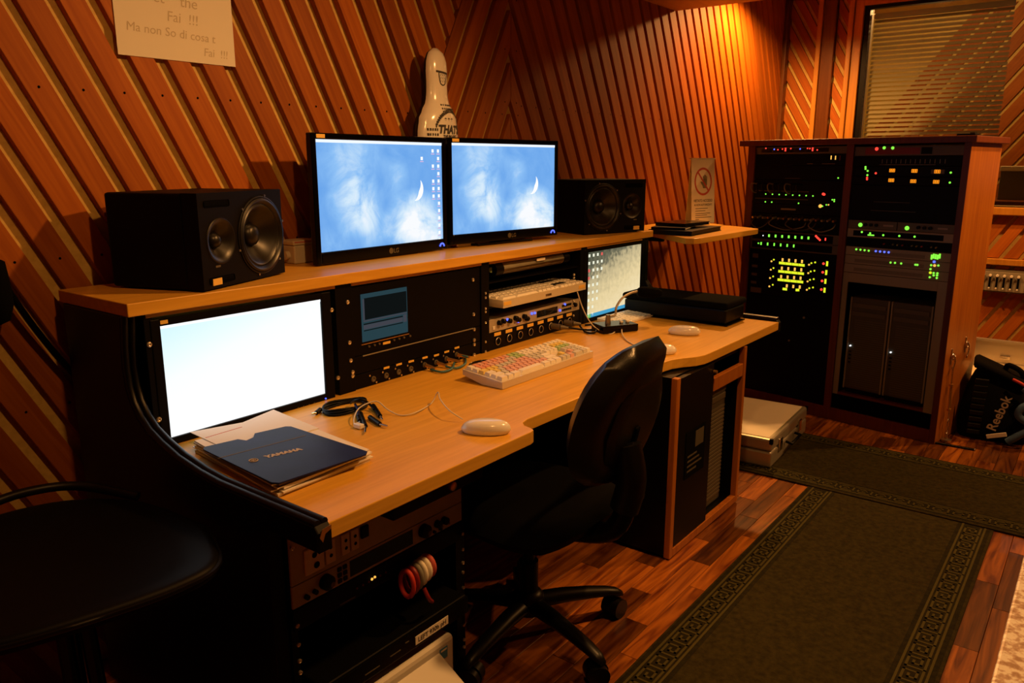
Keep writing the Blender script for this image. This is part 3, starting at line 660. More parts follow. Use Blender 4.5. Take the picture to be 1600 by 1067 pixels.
# ------------------------------------------------------------------ bay 3
def by3(x, y, Y=YF): p = aty(x, y, Y); return p
t = thing('paper_tube', 'clear tube of rolled paper with black cap in the middle desk bay', 'tube', tuple(by3(778, 422, 1.60)))
O = Vector(t.location); e = Vector(by3(893, 405, 1.60)); ax = Vector((e.x-O.x, .03, 0)); zz = .894-O.z
part('roll', MB().cyl((.025, .02, 0), (ax.x-.03, .03, 0), .021, 20), 'cream_metal', t, 40)
part('sleeve', MB().cyl((.03, .0202, 0), (ax.x-.035, .0302, 0), .0225, 20), 'glass', t, 40)
part('cap', MB().cyl((-.01, .02, 0), (.03, .02, 0), .024, 20), 'black', t, 40); part('cap', MB().cyl((ax.x-.035, .03, 0), (ax.x, .03, 0), .024, 20), 'black', t, 40)
part('cap_dot', MB().disc((-.0108, .02, 0), (-1, -.3, 0), .009, 14), 'keycap_green', t)
part('painted_glint', MB().box(.22, .27, -.0012-.0, .0008, .008, .018, .0003), 'paper', t)  # pale strip set on the clear sleeve as its painted glint
tray = thing('rack_shelf', 'black rack shelf board carrying the paper tube in the middle bay', 'shelf', (1.96, 1.60, .868)); part('board', MB().box(0, .546, .0, .24, 0, .004), 'black_panel', tray)
tray2 = thing('rack_shelf', 'black rack shelf board carrying the beige spare keyboard', 'shelf', (1.96, 1.60, .785)); part('board', MB().box(0, .546, .0, .24, 0, .004), 'black_panel', tray2)
def keyboard(name, label, loc, rz, W, D, hb, hf, rows, base_m, keyf, key_h, gap, tilt=0., z_curve=0, margin=.006, foot=None):
    t = thing(name, label, 'keyboard', loc, rz)
    b = MB(); n = 10
    P = [(0, 0)]+[(D*k/n, hf+(hb-hf)*k/n-z_curve*math.sin(PI*k/n)) for k in range(n+1)]+[(D, 0)]
    if foot: P = [(0, 0)]+P[1:-1]+[(D, hb-foot), (D*.5, 0)]
    b.prism([(0, y, z) for y, z in P], (W, 0, 0), .002); part('base', b, base_m, t, 40)
    cache = {}
    for r, row in enumerate(rows):
        y0 = margin+(D-2*margin)*r/len(rows); dy = (D-2*margin)/len(rows)
        tot = sum(abs(k[0]) for k in row); x = margin
        for kw, km in row:
            wd = abs(kw)/tot*(W-2*margin)
            if kw > 0:
                key = (round(wd, 4), km)
                if key not in cache:
                    kw2, kd2 = wd-gap, dy-gap; k_ = MB()
                    k_.loft([[(-kw2/2, -kd2/2, 0), (kw2/2, -kd2/2, 0), (kw2/2, kd2/2, 0), (-kw2/2, kd2/2, 0)], [(-kw2*.42, -kd2*.38, key_h), (kw2*.42, -kd2*.38, key_h), (kw2*.42, kd2*.42, key_h), (-kw2*.42, kd2*.42, key_h)]])
                    me = k_.mesh('key'); me.materials.append(MATS[km]); cache[key] = me
                yc = y0+dy/2; tt = yc/D; zc = hf+(hb-hf)*tt-z_curve*math.sin(PI*tt)
                link('key', cache[key], None, t, (x+wd/2, yc, zc), (math.atan2(hb-hf, D), 0, 0))
            x += wd
    return t
kf = lambda n, m='keycap': [(1, m)]*n
k_, pk, rd, yl, gn, gy = 'keycap', 'keycap_pink', 'keycap_red', 'keycap_yellow', 'keycap_green', 'keycap_grey'
rows = [
    [(1.4, k_), (1.2, k_), (1.5, k_), (5.4, k_), (1.5, k_), (1.2, k_), (1.4, k_), (-.3, k_), (1, gy), (1, gy), (1, pk), (-.3, k_), (2, gy), (1, gy), (1, k_)],
    [(2.2, k_), (1, gy)]+kf(5, pk)+kf(4, pk)+[(2.4, k_), (-1.3, k_), (1, yl), (-1.3, k_), (1, pk), (1, gy), (1, gy), (1, k_)],
    [(1.7, k_), (1, yl), (1, gy)]+kf(7, pk)+kf(2, gy)+[(1.9, k_), (-3.6, k_), (1, gy), (1, gy), (1, gy), (1, k_)],
    [(1.5, yl), (1, yl), (1, yl)]+kf(4, gy)+kf(3, pk)+kf(3, gy)+[(1.1, gy), (-.3, k_), (1, k_), (1, k_), (1, k_), (-.3, k_), (1, gn), (1, gn), (1, gn), (1, k_)],
    [(1, k_), (1, rd), (1, rd)]+kf(4, pk)+kf(2, gy)+kf(2, gn)+[(1, k_), (1, k_), (1.6, k_), (-.3, k_), (1, k_), (1, k_), (1, k_), (-.3, k_), (1, yl), (1, yl), (1, yl), (1, k_)],
    [(1, k_)]+[(.9, rd), (.9, pk)]*4+kf(2, gn)+kf(3, k_)+[(-.3, k_)]+kf(3, k_)+[(-.3, k_)]+kf(4, k_),
]
a = atz(784, 609, ZD); b = atz(930, 557, ZD)
keyboard('computer_keyboard', 'thick cream keyboard with coloured keycaps in front of the middle bay', (a.x, a.y-.002, ZD+.001), math.atan2(b.y-a.y, b.x-a.x), .468, .145, .034, .020, rows, 'clear_base', None, .010, .0022, foot=.016)
rows2 = [kf(3)+[(5, k_)]+kf(5), kf(12), kf(12)+[(1.4, k_)], kf(13), kf(14), kf(14)]
keyboard('computer_keyboard', 'slim white keyboard below the sandy-wallpaper monitor', (2.600, 1.452, ZD+.001), math.radians(-2), .285, .118, .014, .006, rows2, 'white_plastic', None, .003, .002)
kb3 = keyboard('computer_keyboard', 'beige spare keyboard with dark arrow keys on the middle bay shelf', (1.985, 1.553, .7895), math.radians(0), .505, .155, .030, .026, [[(3, k_), (5, k_)]+kf(5)+[(-.4, k_)]+kf(3, k_)+kf(3)]+[kf(14)+[(-.4, k_)]+kf(3, m_)+kf(3) for m_ in ('keycap_dark', 'keycap', 'keycap_dark', 'keycap')], 'beige_plastic', None, .006, .003)
part('label', MB().box(.002, .042, -.0012, .0, .008, .02), 'label_yellow', kb3); part('label', MB().box(.455, .495, -.0012, .0, .008, .02), 'label_yellow', kb3)
part('badge', MB().box(.24, .275, -.0012, .0, .008, .016), 'chrome', kb3)
ai = thing('audio_interface', 'cream rackmount audio interface with blue lights in the middle bay', 'rack unit', (1.958, 1.592, .706))
part('body', MB().box(.02, .53, .004, .22, .0, .043), 'grey_metal', ai)
part('face_plate', MB().box(.0, .55, 0, .0045, .0, .0435, .001), 'cream_metal', ai)
part('display_window', MB().box(.27, .40, -.001, .001, .010, .034), 'glass_dark', ai)
for x, z in ((.05, .028), (.072, .030), (.105, .026), (.14, .030), (.155, .022), (.19, .028), (.205, .018), (.51, .024)):
    part('knob', MB().lathe([(.0085, 0), (.008, .012), (.006, .014), (0, .014)], 14, Matrix.Translation((x, 0, z)) @ Matrix.Rotation(PI/2, 4, 'X')), 'black', ai, 40)
bl_ = MB()
for x, z in ((.098, .031), (.160, .015), (.238, .031), (.256, .030), (.415, .016), (.447, .034)): bl_.cyl((x, 0, z), (x, -.004, z), .0042, 10)
part('blue_lights', bl_, 'led_blue', ai, stuff=True)
bb_ = MB()
for i in range(5):
    for j in range(2): bb_.box(.43+.013*i, .438+.013*i, -.003, .0, .010+.016*j, .018+.016*j)
part('buttons', bb_, 'black', ai, stuff=True)
part('power_button', MB().box(.018, .030, -.003, 0, .008, .02, .001), 'keycap', ai)
xl = thing('connector_panel', 'black panel of round microphone connectors under the audio interface', 'patch panel', (1.958, 1.592, ZD+.001))
part('plate', MB().box(0, .55, 0, .004, 0, .058, .001), 'black_panel', xl)
for i in range(8):
    x = .045+.062*i; so = part('connector', MB().lathe([(0, -.002), (.009, -.002), (.011, .003), (.0135, .003), (.0135, 0)], 18, Matrix.Translation((x, 0, .026)) @ Matrix.Rotation(PI/2, 4, 'X')), 'black_gloss', xl, 40)
    part('rim', MB().tube([(x+.0125*math.cos(a_), -.0035, .026+.0125*math.sin(a_)) for a_ in [2*PI*k/16 for k in range(16)]], .0013, 5, True), 'steel', so)
    part('label', MB().box(x-.018, x+.018, -.001, 0, .045, .056), 'label_yellow', xl)
for i, (xx, pts) in enumerate(((2.32, [(2.32, 1.59, .672), (2.35, 1.55, .668), (2.42, 1.50, .652), (2.50, 1.45, .650), (2.55, 1.51, .650), (2.50, 1.56, .650)]), (2.405, [(2.405, 1.59, .672), (2.43, 1.545, .668), (2.405, 1.505, .651), (2.385, 1.47, .650), (2.40, 1.455, .652), (2.428, 1.466, .660)]))):
    t = thing('microphone_cable', ['black microphone cable curling on the worktop from the connector panel', 'black microphone cable running from the connector panel to the talkback box'][i], 'cable', pts[0]); O = Vector(pts[0])
    part('cord', MB().tube([Vector(p_)-O for p_ in pts[1:]], .0036, 8, smooth_n=6), 'black', t, 60)
    part('plug', MB().cyl((0, 0, 0), (.004, -.035, -.001), .0105, 14).cyl((.004, -.035, -.001), (.022, -.058, -.004), .009, 12, .005), 'dim_metal', t, 40)
# ------------------------------------------------------------------ equipment rack
RA = Vector((4.03, 1.47, 0)); RU = (Vector((3.868, .539, 0))-RA).normalized(); RN = Vector((-RU.y, RU.x, 0)); RZ = math.atan2(RU.y, RU.x)
def rk(x, y, off=0.):
    d = ray(x, y); P0 = RA+RN*off; P = CAM+d*((P0-CAM).dot(RN)/d.dot(RN)); return (P-RA).dot(RU), P.z
rack = thing('equipment_rack', 'tall cherry-wood equipment rack with two bays of glowing gear', 'rack', tuple(RA), RZ)
RL, RR, RH = -.085, .958, 1.338
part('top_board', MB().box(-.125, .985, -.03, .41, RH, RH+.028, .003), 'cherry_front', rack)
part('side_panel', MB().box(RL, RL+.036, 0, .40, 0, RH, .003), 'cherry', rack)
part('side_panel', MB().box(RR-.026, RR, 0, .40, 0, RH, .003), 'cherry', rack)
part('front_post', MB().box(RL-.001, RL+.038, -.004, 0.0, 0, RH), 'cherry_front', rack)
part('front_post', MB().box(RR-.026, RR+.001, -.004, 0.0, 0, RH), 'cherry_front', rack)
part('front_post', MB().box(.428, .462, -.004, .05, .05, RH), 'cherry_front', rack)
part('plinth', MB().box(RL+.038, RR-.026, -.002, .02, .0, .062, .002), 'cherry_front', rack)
part('back_board', MB().box(RL+.037, RR-.027, .385, .398, .0, RH-.001), 'black_matte', rack)
part('divider_panel', MB().box(.436, .454, .051, .384, .063, RH-.001), 'black_matte', rack)
LX0, LX1, QX0, QX1 = -.046, .427, .463, .931
rg = {}
def gear(label, bay, z0, z1, m='black_panel', depth=.25, name='rack_unit', cat='rack unit', y=.004, face_m=None):
    x0, x1 = (LX0, LX1) if bay == 'L' else (QX0, QX1)
    P = RA+RU*x0+RN*y; t = thing(name, label, cat, (P.x, P.y, z0), RZ)
    h = z1-z0-.0015; W = x1-x0
    part('chassis', MB().box(.02, W-.02, .006, depth, .001, h-.001), 'black_matte', t)
    part('face_plate', MB().box(.001, W-.001, 0, .006, 0, h, .0012), face_m or m, t)
    t['x0'] = x0; return t, W, h
def lights(t, z0, x0, pts, m, r=.004, name='indicator_lights', w=None, h=None):
    mb = MB()
    for q in pts:
        u, z = rk(q[0], q[1]); u -= x0; z -= z0
        if w: mb.box(u-w/2, u+w/2, -.002, .001, z-h/2, z+h/2)
        else: mb.cyl((u, .001, z), (u, -.0022, z), r, 8)
    part(name, mb, m, t, stuff=True)
zy = lambda x, y: rk(x, y)[1]
def c3(x, y): return 1170+x/8.206, 215+y/8.206
def c4(x, y): return 1160+x/7.1125, 320+y/7.1125
def c5(x, y): return 1300+x/4.104, 200+y/4.104
# left bay
z0, z1 = zy(1240, 240.5), RH-.004; t, W, h = gear('top left rack unit with a row of red and violet lights', 'L', z0, z1, 'dim_metal')
part('dark_window', MB().box(.03, W-.09, -.001, 0, .008, h-.008), 'glass_dark', t)
lights(t, z0, LX0, [c3(*q) for q in [(215, 137), (370, 155), (428, 147), (535, 140), (750, 138), (780, 140), (875, 158)]], 'led_red', .0036)
lights(t, z0, LX0, [c3(467, 153), c3(815, 150)], 'led_red', w=.0075, h=.017); lights(t, z0, LX0, [c3(323, 150), c3(655, 145)], 'led_blue', .0036)
z1 = z0; z0 = zy(1240, 258); t, W, h = gear('black rack unit with tiny vertical meters at one end', 'L', z0, z1)
lights(t, z0, LX0, [c3(1052, 255), c3(1108, 258)], 'led_amber', w=.0045, h=.018, name='meters'); lights(t, z0, LX0, [c3(1165, 262)], 'dark_red', w=.004, h=.022)
part('scale_lines', MB().box(.355, .42, -.001, 0, .006, .0075).box(.28, .31, -.001, 0, .006, .0075), 'grey_metal', t, stuff=True)
z1 = z0; z0 = zy(1240, 281); t, W, h = gear('blank black rack panel above the looped patch cords', 'L', z0, z1); lights(t, z0, LX0, [c3(1142, 518)], 'led_green', .0036)
part('slot', MB().box(.17, .25, -.001, 0, .006, .008), 'dim_metal', t)
z1 = z0; z0 = zy(1240, 319); t, W, h = gear('patch panel with dark looped cords and two rows of green lights', 'L', z0, z1, name='patchbay', cat='patchbay')
lights(t, z0, LX0, [c3(213+86.5*k, 723+3.6*k) for k in range(8)]+[c3(208, 823), c3(290, 827), c3(634, 842), c3(1067, 797), c3(1093, 797), c3(1091, 818), c3(990, 862), c3(940, 880)], 'led_green', .0036)
lights(t, z0, LX0, [c3(950, 723), c3(962, 728)], 'led_red', .0065); lights(t, z0, LX0, [c3(913, 878)], 'led_amber', .009); lights(t, z0, LX0, [c3(1018, 862)], 'led_amber', .0036)
for k in range(9): 
    x = .018+.031*k; part('patch_cord', MB().tube([(x, -.004, .095), (x-.012, -.03, .098), (x-.014, -.034, .075), (x-.006, -.02, .055), (x, -.004, .052)], .0035, 6, smooth_n=4), 'hand_grey' if k % 3 == 0 else 'rubber', t, 60)
part('strip', MB().box(.01, .30, -.001, 0, .060, .064).box(.01, .30, -.001, 0, .022, .025), 'dim_metal', t, stuff=True)
z1 = z0; z0 = zy(1240, 335); t, W, h = gear('black rack unit with a short pale title strip', 'L', z0, z1); part('title_strip', MB().box(.16, .24, -.0015, 0, .020, .028), 'grey_metal', t)
z1 = z0; z0 = zy(1240, 363); t, W, h = gear('patchbay crowded with plugs and thin cords', 'L', z0, z1, name='patchbay', cat='patchbay')
for k in range(16): part('plug', MB().cyl((.022+.0285*k, 0, h-.018+.004*math.sin(k*2.3)), (.020+.0285*k, -.028, h-.021), .0055, 8), 'grey_metal' if k % 3 else 'brass', t, 40)
for i, (a_, b_) in enumerate(((.03, .10), (.06, .02), (.13, .30), (.22, .35), (.17, .40), (.34, .45))):
    part('patch_cord', MB().tube([(a_, -.02, h-.022), (a_-.004, -.045, h-.05), ((a_+b_)/2, -.05, .014), (b_, -.04, .03), (b_, -.004, .05)], .0028, 6, smooth_n=5), ['dim_metal', 'rubber', 'hand_grey'][i % 3], t, 60)
z1 = z0; z0 = zy(1240, 378.5); t, W, h = gear('rack unit with eight green and two red numerals', 'L', z0, z1, 'dim_metal'); part('dark_window', MB().box(.012, W-.03, -.001, 0, .005, h-.006), 'black_panel', t)
lights(t, z0, LX0, [c4(293+73*k, 343+4.3*k) for k in range(7)], 'led_green', w=.009, h=.0135, name='numerals'); lights(t, z0, LX0, [c4(227, 342)], 'led_white', .003)
lights(t, z0, LX0, [c4(815, 348), c4(828, 362), c4(842, 375), c4(858, 390)], 'led_red', .0055); lights(t, z0, LX0, [c4(920, 383)], 'led_red', w=.006, h=.013, name='red_numeral')
z1 = z0; z0 = zy(1240, 393); t, W, h = gear('rack unit with six green bar lights below the numerals', 'L', z0, z1, 'dim_metal'); part('dark_window', MB().box(.012, W-.03, -.001, 0, .006, h-.005), 'black_panel', t)
lights(t, z0, LX0, [c4(205+72.5*k, 430+5.5*k) for k in range(6)], 'led_green', w=.0075, h=.0145, name='bar_lights'); lights(t, z0, LX0, [c4(175, 427)], 'led_green', .004)
z1 = z0
zr = [z1]+[zy(1240, 414.5+13.3*k) for k in range(4)]
for i in range(4):
    z0 = zr[i+1]; t, W, h = gear(['topmost', 'second', 'third', 'lowest'][i]+' of four black channel strips with yellow bar meters', 'L', z0, zr[i], 'black_panel')
    dx, dy = -8*i, 93*i
    yb = [c4(400+dx+ (72*g) + 10+11*b, 645+dy+7.5*g+1.2*b) for g in range(4) for b in range(6)]
    if i == 3: yb = [c4(450+9*b, 935+1*b) for b in range(5)]+[c4(595+9*b, 947) for b in range(4)]
    lights(t, z0, LX0, yb, 'led_yellow', w=.0058, h=.0125, name='meter_bars')
    lights(t, z0, LX0, [c4(443+72*g+dx, 612+dy+6*g) for g in range(4)] if i < 3 else [c4(490+72*g, 902+6*g) for g in range(3)], 'led_amber', w=.009, h=.016, name='meter_peaks')
    lights(t, z0, LX0, [c4(898+dx, 654+dy+3*i)], 'led_red', .0062); lights(t, z0, LX0, [c4(938+dx*1.2, 655+dy+5*i)], 'led_yellow', w=.0095, h=.024, name='side_meter')
    lights(t, z0, LX0, [c4(320+dx, 628+dy), c4(737+dx, 666+dy)], 'led_amber', .0048); lights(t, z0, LX0, [c4(346+dx*.5, 610+dy), c4(764+dx, 648+dy), c4(805+dx, 640+dy)], 'led_yellow', .0045)
    part('title_plate', MB().box(.02, .052, -.001, 0, h*.3, h*.62), 'dim_metal', t)
z1 = zr[4]; z0 = zy(1240, 466); t, W, h = gear('black panel with a small socket plate under the channel strips', 'L', z0, z1); part('socket_plate', MB().box(.022, .085, -.003, 0, .005, h-.004, .001), 'dim_metal', t)
z1 = z0; z0 = .066; t, W, h = gear('large plain black cover filling the bottom of the rack', 'L', z0, z1, name='cover_panel', cat='rack panel')
part('cover_bolts', MB().cyl((.33, 0, h-.09), (.33, -.004, h-.09), .006, 8).cyl((.26, 0, h-.22), (.26, -.004, h-.22), .005, 8), 'grey_metal', t, stuff=True)
# right bay
xr = 1420
z1 = min(RH-.004, zy(xr, 227.5)); z0 = zy(xr, 243); t, W, h = gear('brown-faced rack unit with one red and two green lights', 'R', z0, z1, 'dim_metal'); part('dark_window', MB().box(.05, .29, -.001, 0, .006, h-.006), 'dark_red', t); part('dark_window', MB().box(.295, .34, -.001, 0, .006, h-.006), 'black_panel', t)
lights(t, z0, QX0, [c5(285, 134)], 'led_red', .008); lights(t, z0, QX0, [c5(333, 127), c5(388, 128)], 'led_green', .007)
z1 = z0; z0 = zy(xr, 259); t, W, h = gear('black patchbay with pale ticks in the right bay', 'R', z0, z1, name='patchbay', cat='patchbay')
part('ticks', (lambda mb: [mb.box(.13+.0205*k, .132+.0205*k, -.001, 0, .010, .028) for k in range(14)] and mb)(MB()), 'grey_metal', t, stuff=True); part('rule', MB().box(.12, .36, -.001, 0, .004, .0055), 'grey_metal', t)
z1 = z0; z0 = zy(xr, 275.5); t, W, h = gear('upper black effects unit with three orange numeric displays', 'R', z0, z1)
def digits(t, z0, pts):
    mb = MB()
    for q in pts:
        u, z = rk(*c5(*q)); u -= QX0; z -= z0
        for k in (-1, 0, 1):
            x = u+k*.0085
            for (a_, b_, c_, d_) in ((-.003, .003, .006, .0075), (-.003, .003, -.0075, -.006), (-.003, .003, -.0008, .0008), (.0022, .0035, -.007, .007), (-.0035, -.0022, -.007, .007)):
                mb.box(x+a_, x+b_, -.002, .0005, z+c_, z+d_)
    part('numeric_display', mb, 'led_orange', t, stuff=True)
digits(t, z0, [(384, 272), (527, 275), (674, 279)]); lights(t, z0, QX0, [c5(213, 250), c5(213, 262), c5(227, 275), c5(760, 286)], 'led_green', .0045); lights(t, z0, QX0, [c5(279, 290)], 'led_red', .005)
part('brown_window', MB().box(.345, .40, -.001, 0, .012, .030), 'dim_metal', t)
z1 = z0; z0 = zy(xr, 290); t, W, h = gear('lower black effects unit with three orange numeric displays', 'R', z0, z1); digits(t, z0, [(378, 335), (519, 341), (666, 345)]); lights(t, z0, QX0, [c5(225, 302), c5(754, 350)], 'led_green', .0045); lights(t, z0, QX0, [c5(223, 318), c5(223, 329)], 'led_red', .0045)
z1 = z0; z0 = zy(xr, 347.5); t, W, h = gear('tall blank black panel in the middle of the right bay', 'R', z0, z1, name='cover_panel', cat='rack panel')
part('seams', MB().box(.11, .27, -.0008, 0, .085, .087).box(.10, .30, -.0008, 0, .045, .047), 'dim_metal', t, stuff=True)
z1 = z0; z0 = zy(xr, 361.5); t, W, h = gear('pair of half-width units with bright green power lamps', 'R', z0, z1, 'dim_metal')
lights(t, z0, QX0, [c5(180, 621), c5(479, 642)], 'led_green', .0098, name='power_lamps')
for x in (.085, .11, .135, .32, .345, .37): part('knob', MB().cyl((x, 0, h/2), (x, -.010, h/2), .0075, 12), 'black', t, 40)
part('split_line', MB().box(.225, .229, -.001, 0, 0, h), 'black', t); part('title_plate', MB().box(.165, .21, -.001, 0, h*.4, h*.6).box(.40, .44, -.001, 0, h*.4, h*.6), 'grey_metal', t, stuff=True)
z1 = z0; z0 = zy(xr, 376); t, W, h = gear('silver-rimmed rack unit with a dark display and green lights', 'R', z0, z1, 'grey_metal'); part('dark_window', MB().box(.03, W-.04, -.001, 0, .007, h-.008), 'black_panel', t)
lights(t, z0, QX0, [c5(190, 667), c5(243, 675), c5(327, 687), c5(430, 692), c5(528, 697)], 'led_green', .0048); lights(t, z0, QX0, [c5(248, 687)], 'led_green', w=.03, h=.006, name='bar_light')
z1 = z0; z0 = zy(xr, 391); t, W, h = gear('black patchbay with a line of coloured pegs', 'R', z0, z1, name='patchbay', cat='patchbay')
for k in range(12): part('peg', MB().cyl((.18+.0205*k, 0, .022), (.18+.0205*k, -.016, .020), .0032, 8), ['dark_red', 'brass', 'dim_metal', 'black'][(k*7) % 4], t, 40)
labs = ['grey rack unit with four green and four blue lights', 'middle grey rack unit of the three slim ones', 'lowest grey rack unit above the twin towers']
zz_ = [z0, zy(xr, 405.5), zy(xr, 420), zy(xr, 434.5)]
for i in range(3):
    z0 = zz_[i+1]; t, W, h = gear(labs[i], 'R', z0, zz_[i], 'grey_metal')
    mb = MB()
    for k in range(52): mb.box(.05+.006*k, .0525+.006*k, -.0008, .0, .008, h-.016)
    part('vents', mb, 'dim_metal', t, stuff=True)
    if i == 0:
        lights(t, z0, QX0, [c5(154+26.5*k, 778+3*k) for k in range(4)], 'led_green', .0046); lights(t, z0, QX0, [c5(279+27.5*k, 790+2.5*k) for k in range(4)], 'led_blue', .0048)
        lights(t, z0, QX0, [c5(637+13*k, 828-((k*5) % 3)*3) for k in range(5)], 'led_green', w=.0065, h=.021, name='bar_lights')
    if i == 1:
        lights(t, z0, QX0, [c5(374, 863), c5(402, 865), c5(442, 869), c5(533, 877), c5(546, 878), c5(634, 880), c5(680, 882), c5(630, 905)], 'led_green', .0046); lights(t, z0, QX0, [c5(653, 858)], 'led_blue', .0058); lights(t, z0, QX0, [c5(656, 882)], 'led_amber', .006)
    if i == 2: lights(t, z0, QX0, [c5(650, 930), c5(674, 932), c5(650, 945), c5(672, 945), c5(625, 957), c5(670, 962)], 'led_green', .0046); lights(t, z0, QX0, [c5(629, 928)], 'led_yellow', .006)
z1 = zz_[3]; z0 = zy(xr, 640)
P = RA+RU*QX0+RN*.004; t = thing('mounting_frame', 'grey steel frame holding twin computer towers in the right bay', 'frame', (P.x, P.y, z0), RZ); W = QX1-QX0; h = z1-z0-.002
part('upright', MB().box(.001, .026, 0, .008, 0, h, .001), 'grey_metal', t); part('upright', MB().box(W-.040, W-.001, 0, .008, 0, h, .001), 'grey_metal', t); part('crossbar', MB().box(.026, W-.04, 0, .008, h-.045, h, .001), 'grey_metal', t)
part('crossbar', MB().box(.026, W-.04, 0, .30, .0, .012, .001), 'cherry_front', t)
for i, x in enumerate((.040, .232)):
    P2 = P+RU*x+RN*.02; tt = thing('computer_tower', ['perforated metal computer tower nearest the wooden rack divider', 'perforated metal computer tower beside the bag-side upright of the frame'][i], 'computer', (P2.x, P2.y, z0+.014), RZ)
    part('body', MB().box(0, .185, .004, .32, .02, .475, .006), 'grille', tt); part('frame_edge', MB().box(0, .008, -.002, .01, .02, .475, .002), 'grey_metal', tt); part('frame_edge', MB().box(.177, .185, -.002, .01, .02, .475, .002), 'grey_metal', tt)
    part('foot', MB().box(.01, .175, .01, .25, 0, .02), 'black', tt)
    for zz in (.385, .425): part('drive_slot', MB().box(.014, .170, -.001, .004, zz, zz+.022, .002), 'dim_metal', tt)
    part('power_light', MB().cyl((.019, .004, .235), (.019, -.003, .235), .0036, 8), 'led_white', tt)
    part('front_ports', (lambda mb: [mb.box(.015, .025, .0, .0045, .15+.018*k, .157+.018*k) for k in range(4)] and mb)(MB()), 'black', tt, stuff=True)
    mb = MB()
    for k in range(32): mb.box(.03, .172, .002, .0045, .035+.0105*k, .041+.0105*k)
    part('perforations', mb, 'dim_metal', tt, stuff=True)
z1 = z0; z0 = .066; t, W, h = gear('black cover under the twin computer towers', 'R', z0, z1, name='cover_panel', cat='rack panel', m='black_matte')
tb = thing('small_recorder', 'small flat black gadget on top of the equipment rack', 'gadget', tuple(RA+RU*.86+RN*.1+Vector((0, 0, RH+.0285))), RZ); part('body', MB().box(0, .075, 0, .05, 0, .012, .003), 'black', tb); part('cap', MB().box(.05, .07, .01, .04, .012, .016, .001), 'rubber', tb)
# tie-downs on the rack side
def rs(x, y):
    B = RA+RU*(RR+.001); d = ray(x, y); P = CAM+d*((B-CAM).dot(RU)/d.dot(RU)); return P
def wire(name, pts, r, par, m='chrome', closed=False): return part(name, MB().tube(pts, r, 8, closed, 0 if closed else 5), m, par, 60)
for i, (top, mid) in enumerate((((1485, 546), (1486, 560)), ((1506, 523), (1508, 541)))):
    P = rs(*mid); t = thing('tie_down', ['chrome turnbuckle tying the rack side to a floor bar', 'chrome eye bolt with hook on the rack side above the backpack'][i], 'hook', tuple(P))
    off = -RU*0 + RU*.012
    part('eye_plate', MB().box(-.004, .004, -.004, .004, -.03, .045, .002), 'steel', t, rot=(0, 0, RZ))
    part('eye_bolt', MB().tube([RU*.008+Vector((0, 0, .010))+RN*.014*math.cos(a_)+Vector((0, 0, .014*math.sin(a_))) for a_ in [2*PI*k/14 for k in range(14)]], .0035, 7, True), 'chrome', t, 60)
    wire('hook', [RU*.012+RN*q[0]+Vector((0, 0, q[1])) for q in ((.012, .012), (.020, -.012), (.010, -.035), (-.004, -.05), (-.010, -.035))], .0035, t)
    if i == 0:
        G = atz(1478, 690, 0); bot = G-P; k0 = RU*.012+Vector((0, 0, -.04)); 
        L_ = lambda s_: k0+(bot+Vector((0, 0, .03))-k0)*s_
        wire('upper_rod', [L_(0), L_(.12), L_(.25)], .0035, t)
        bx0 = MB()
        for sgn in (-1, 1): bx0.tube([L_(.25)+RN*sgn*.007, L_(.62)+RN*sgn*.007], .0032, 6)
        bx0.cyl(L_(.24), L_(.27), .010, 10).cyl(L_(.60), L_(.63), .010, 10)
        part('turnbuckle', bx0, 'brass', t, 50)
        wire('lower_rod', [L_(.63), L_(.7), L_(.76)], .0035, t)
        c = L_(.86); wire('ring', [c+RN*.011*math.cos(a_)+Vector((0, 0, .034*math.sin(a_))) for a_ in [2*PI*k/16 for k in range(16)]], .003, t, 'chrome', True)
        part('floor_plate', MB().cyl(bot+Vector((0, 0, .001)), bot+Vector((0, 0, .012)), .022, 16).cyl(bot+Vector((0, 0, .012)), bot+Vector((0, 0, .034)), .005, 10), 'steel', t, 40)
a, b = atz(1461, 693, 0), atz(1522, 704, 0); t = thing('floor_bar', 'thin black metal bar on the floor by the rack foot', 'bar', tuple(a)); d = b-a
part('bar', MB().box(0, d.length, -.006, .006, .001, .009, .002), 'black_gloss', t, rot=(0, 0, math.atan2(d.y, d.x))); part('end_cap', MB().box(d.length, d.length+.006, -.0065, .0065, .0005, .0095, .002), 'steel', t, rot=(0, 0, math.atan2(d.y, d.x)))
# ------------------------------------------------------------------ rugs
def rug(label, loc, rz, Lx, Wy, borders):
    t = thing('runner_rug', label, 'rug', loc, rz)
    part('pile', MB().box(0, Lx, 0, Wy, .0, .006, .002), 'olive_rug', t)
    for y0, sgn in borders:
        # darker band, two lines and a Greek key between them
        part('border_band', MB().box(.002, Lx-.002, y0-.016, y0+.084, .0055, .0064), 'olive_dark', t)
        g = MB(); lw = .0032
        def seg(xa, ya, xb, yb): g.box(min(xa, xb)-lw, max(xa, xb)+lw, y0+min(ya, yb)-lw, y0+max(ya, yb)+lw, .0062, .0072)
        seg(0.006, 0, Lx-.006, 0); seg(.006, .068, Lx-.006, .068)
        P_ = .066; x = .01
        while x+P_ < Lx-.006:
            for s_ in ((0, .012, 0, .056), (0, .056, .048, .056), (.048, .056, .048, .024), (.048, .024, .018, .024), (.018, .024, .018, .042), (.018, .042, .032, .042), (0, .012, .066, .012)):
                seg(x+s_[0], s_[1], x+s_[2], s_[3])
            x += P_
        part('meander_border', g, 'olive_light', t, stuff=True)
    return t
rug('long olive runner with Greek-key borders beside the desk', (.35, .195, .001), 0, 2.665, .635, ((.025, 1), (.545, -1)))
rug('cross-lying olive runner with Greek-key borders before the rack', (3.645, -.85, .001), PI/2, 2.02, .62, ((.02, 1), (.52, -1)))
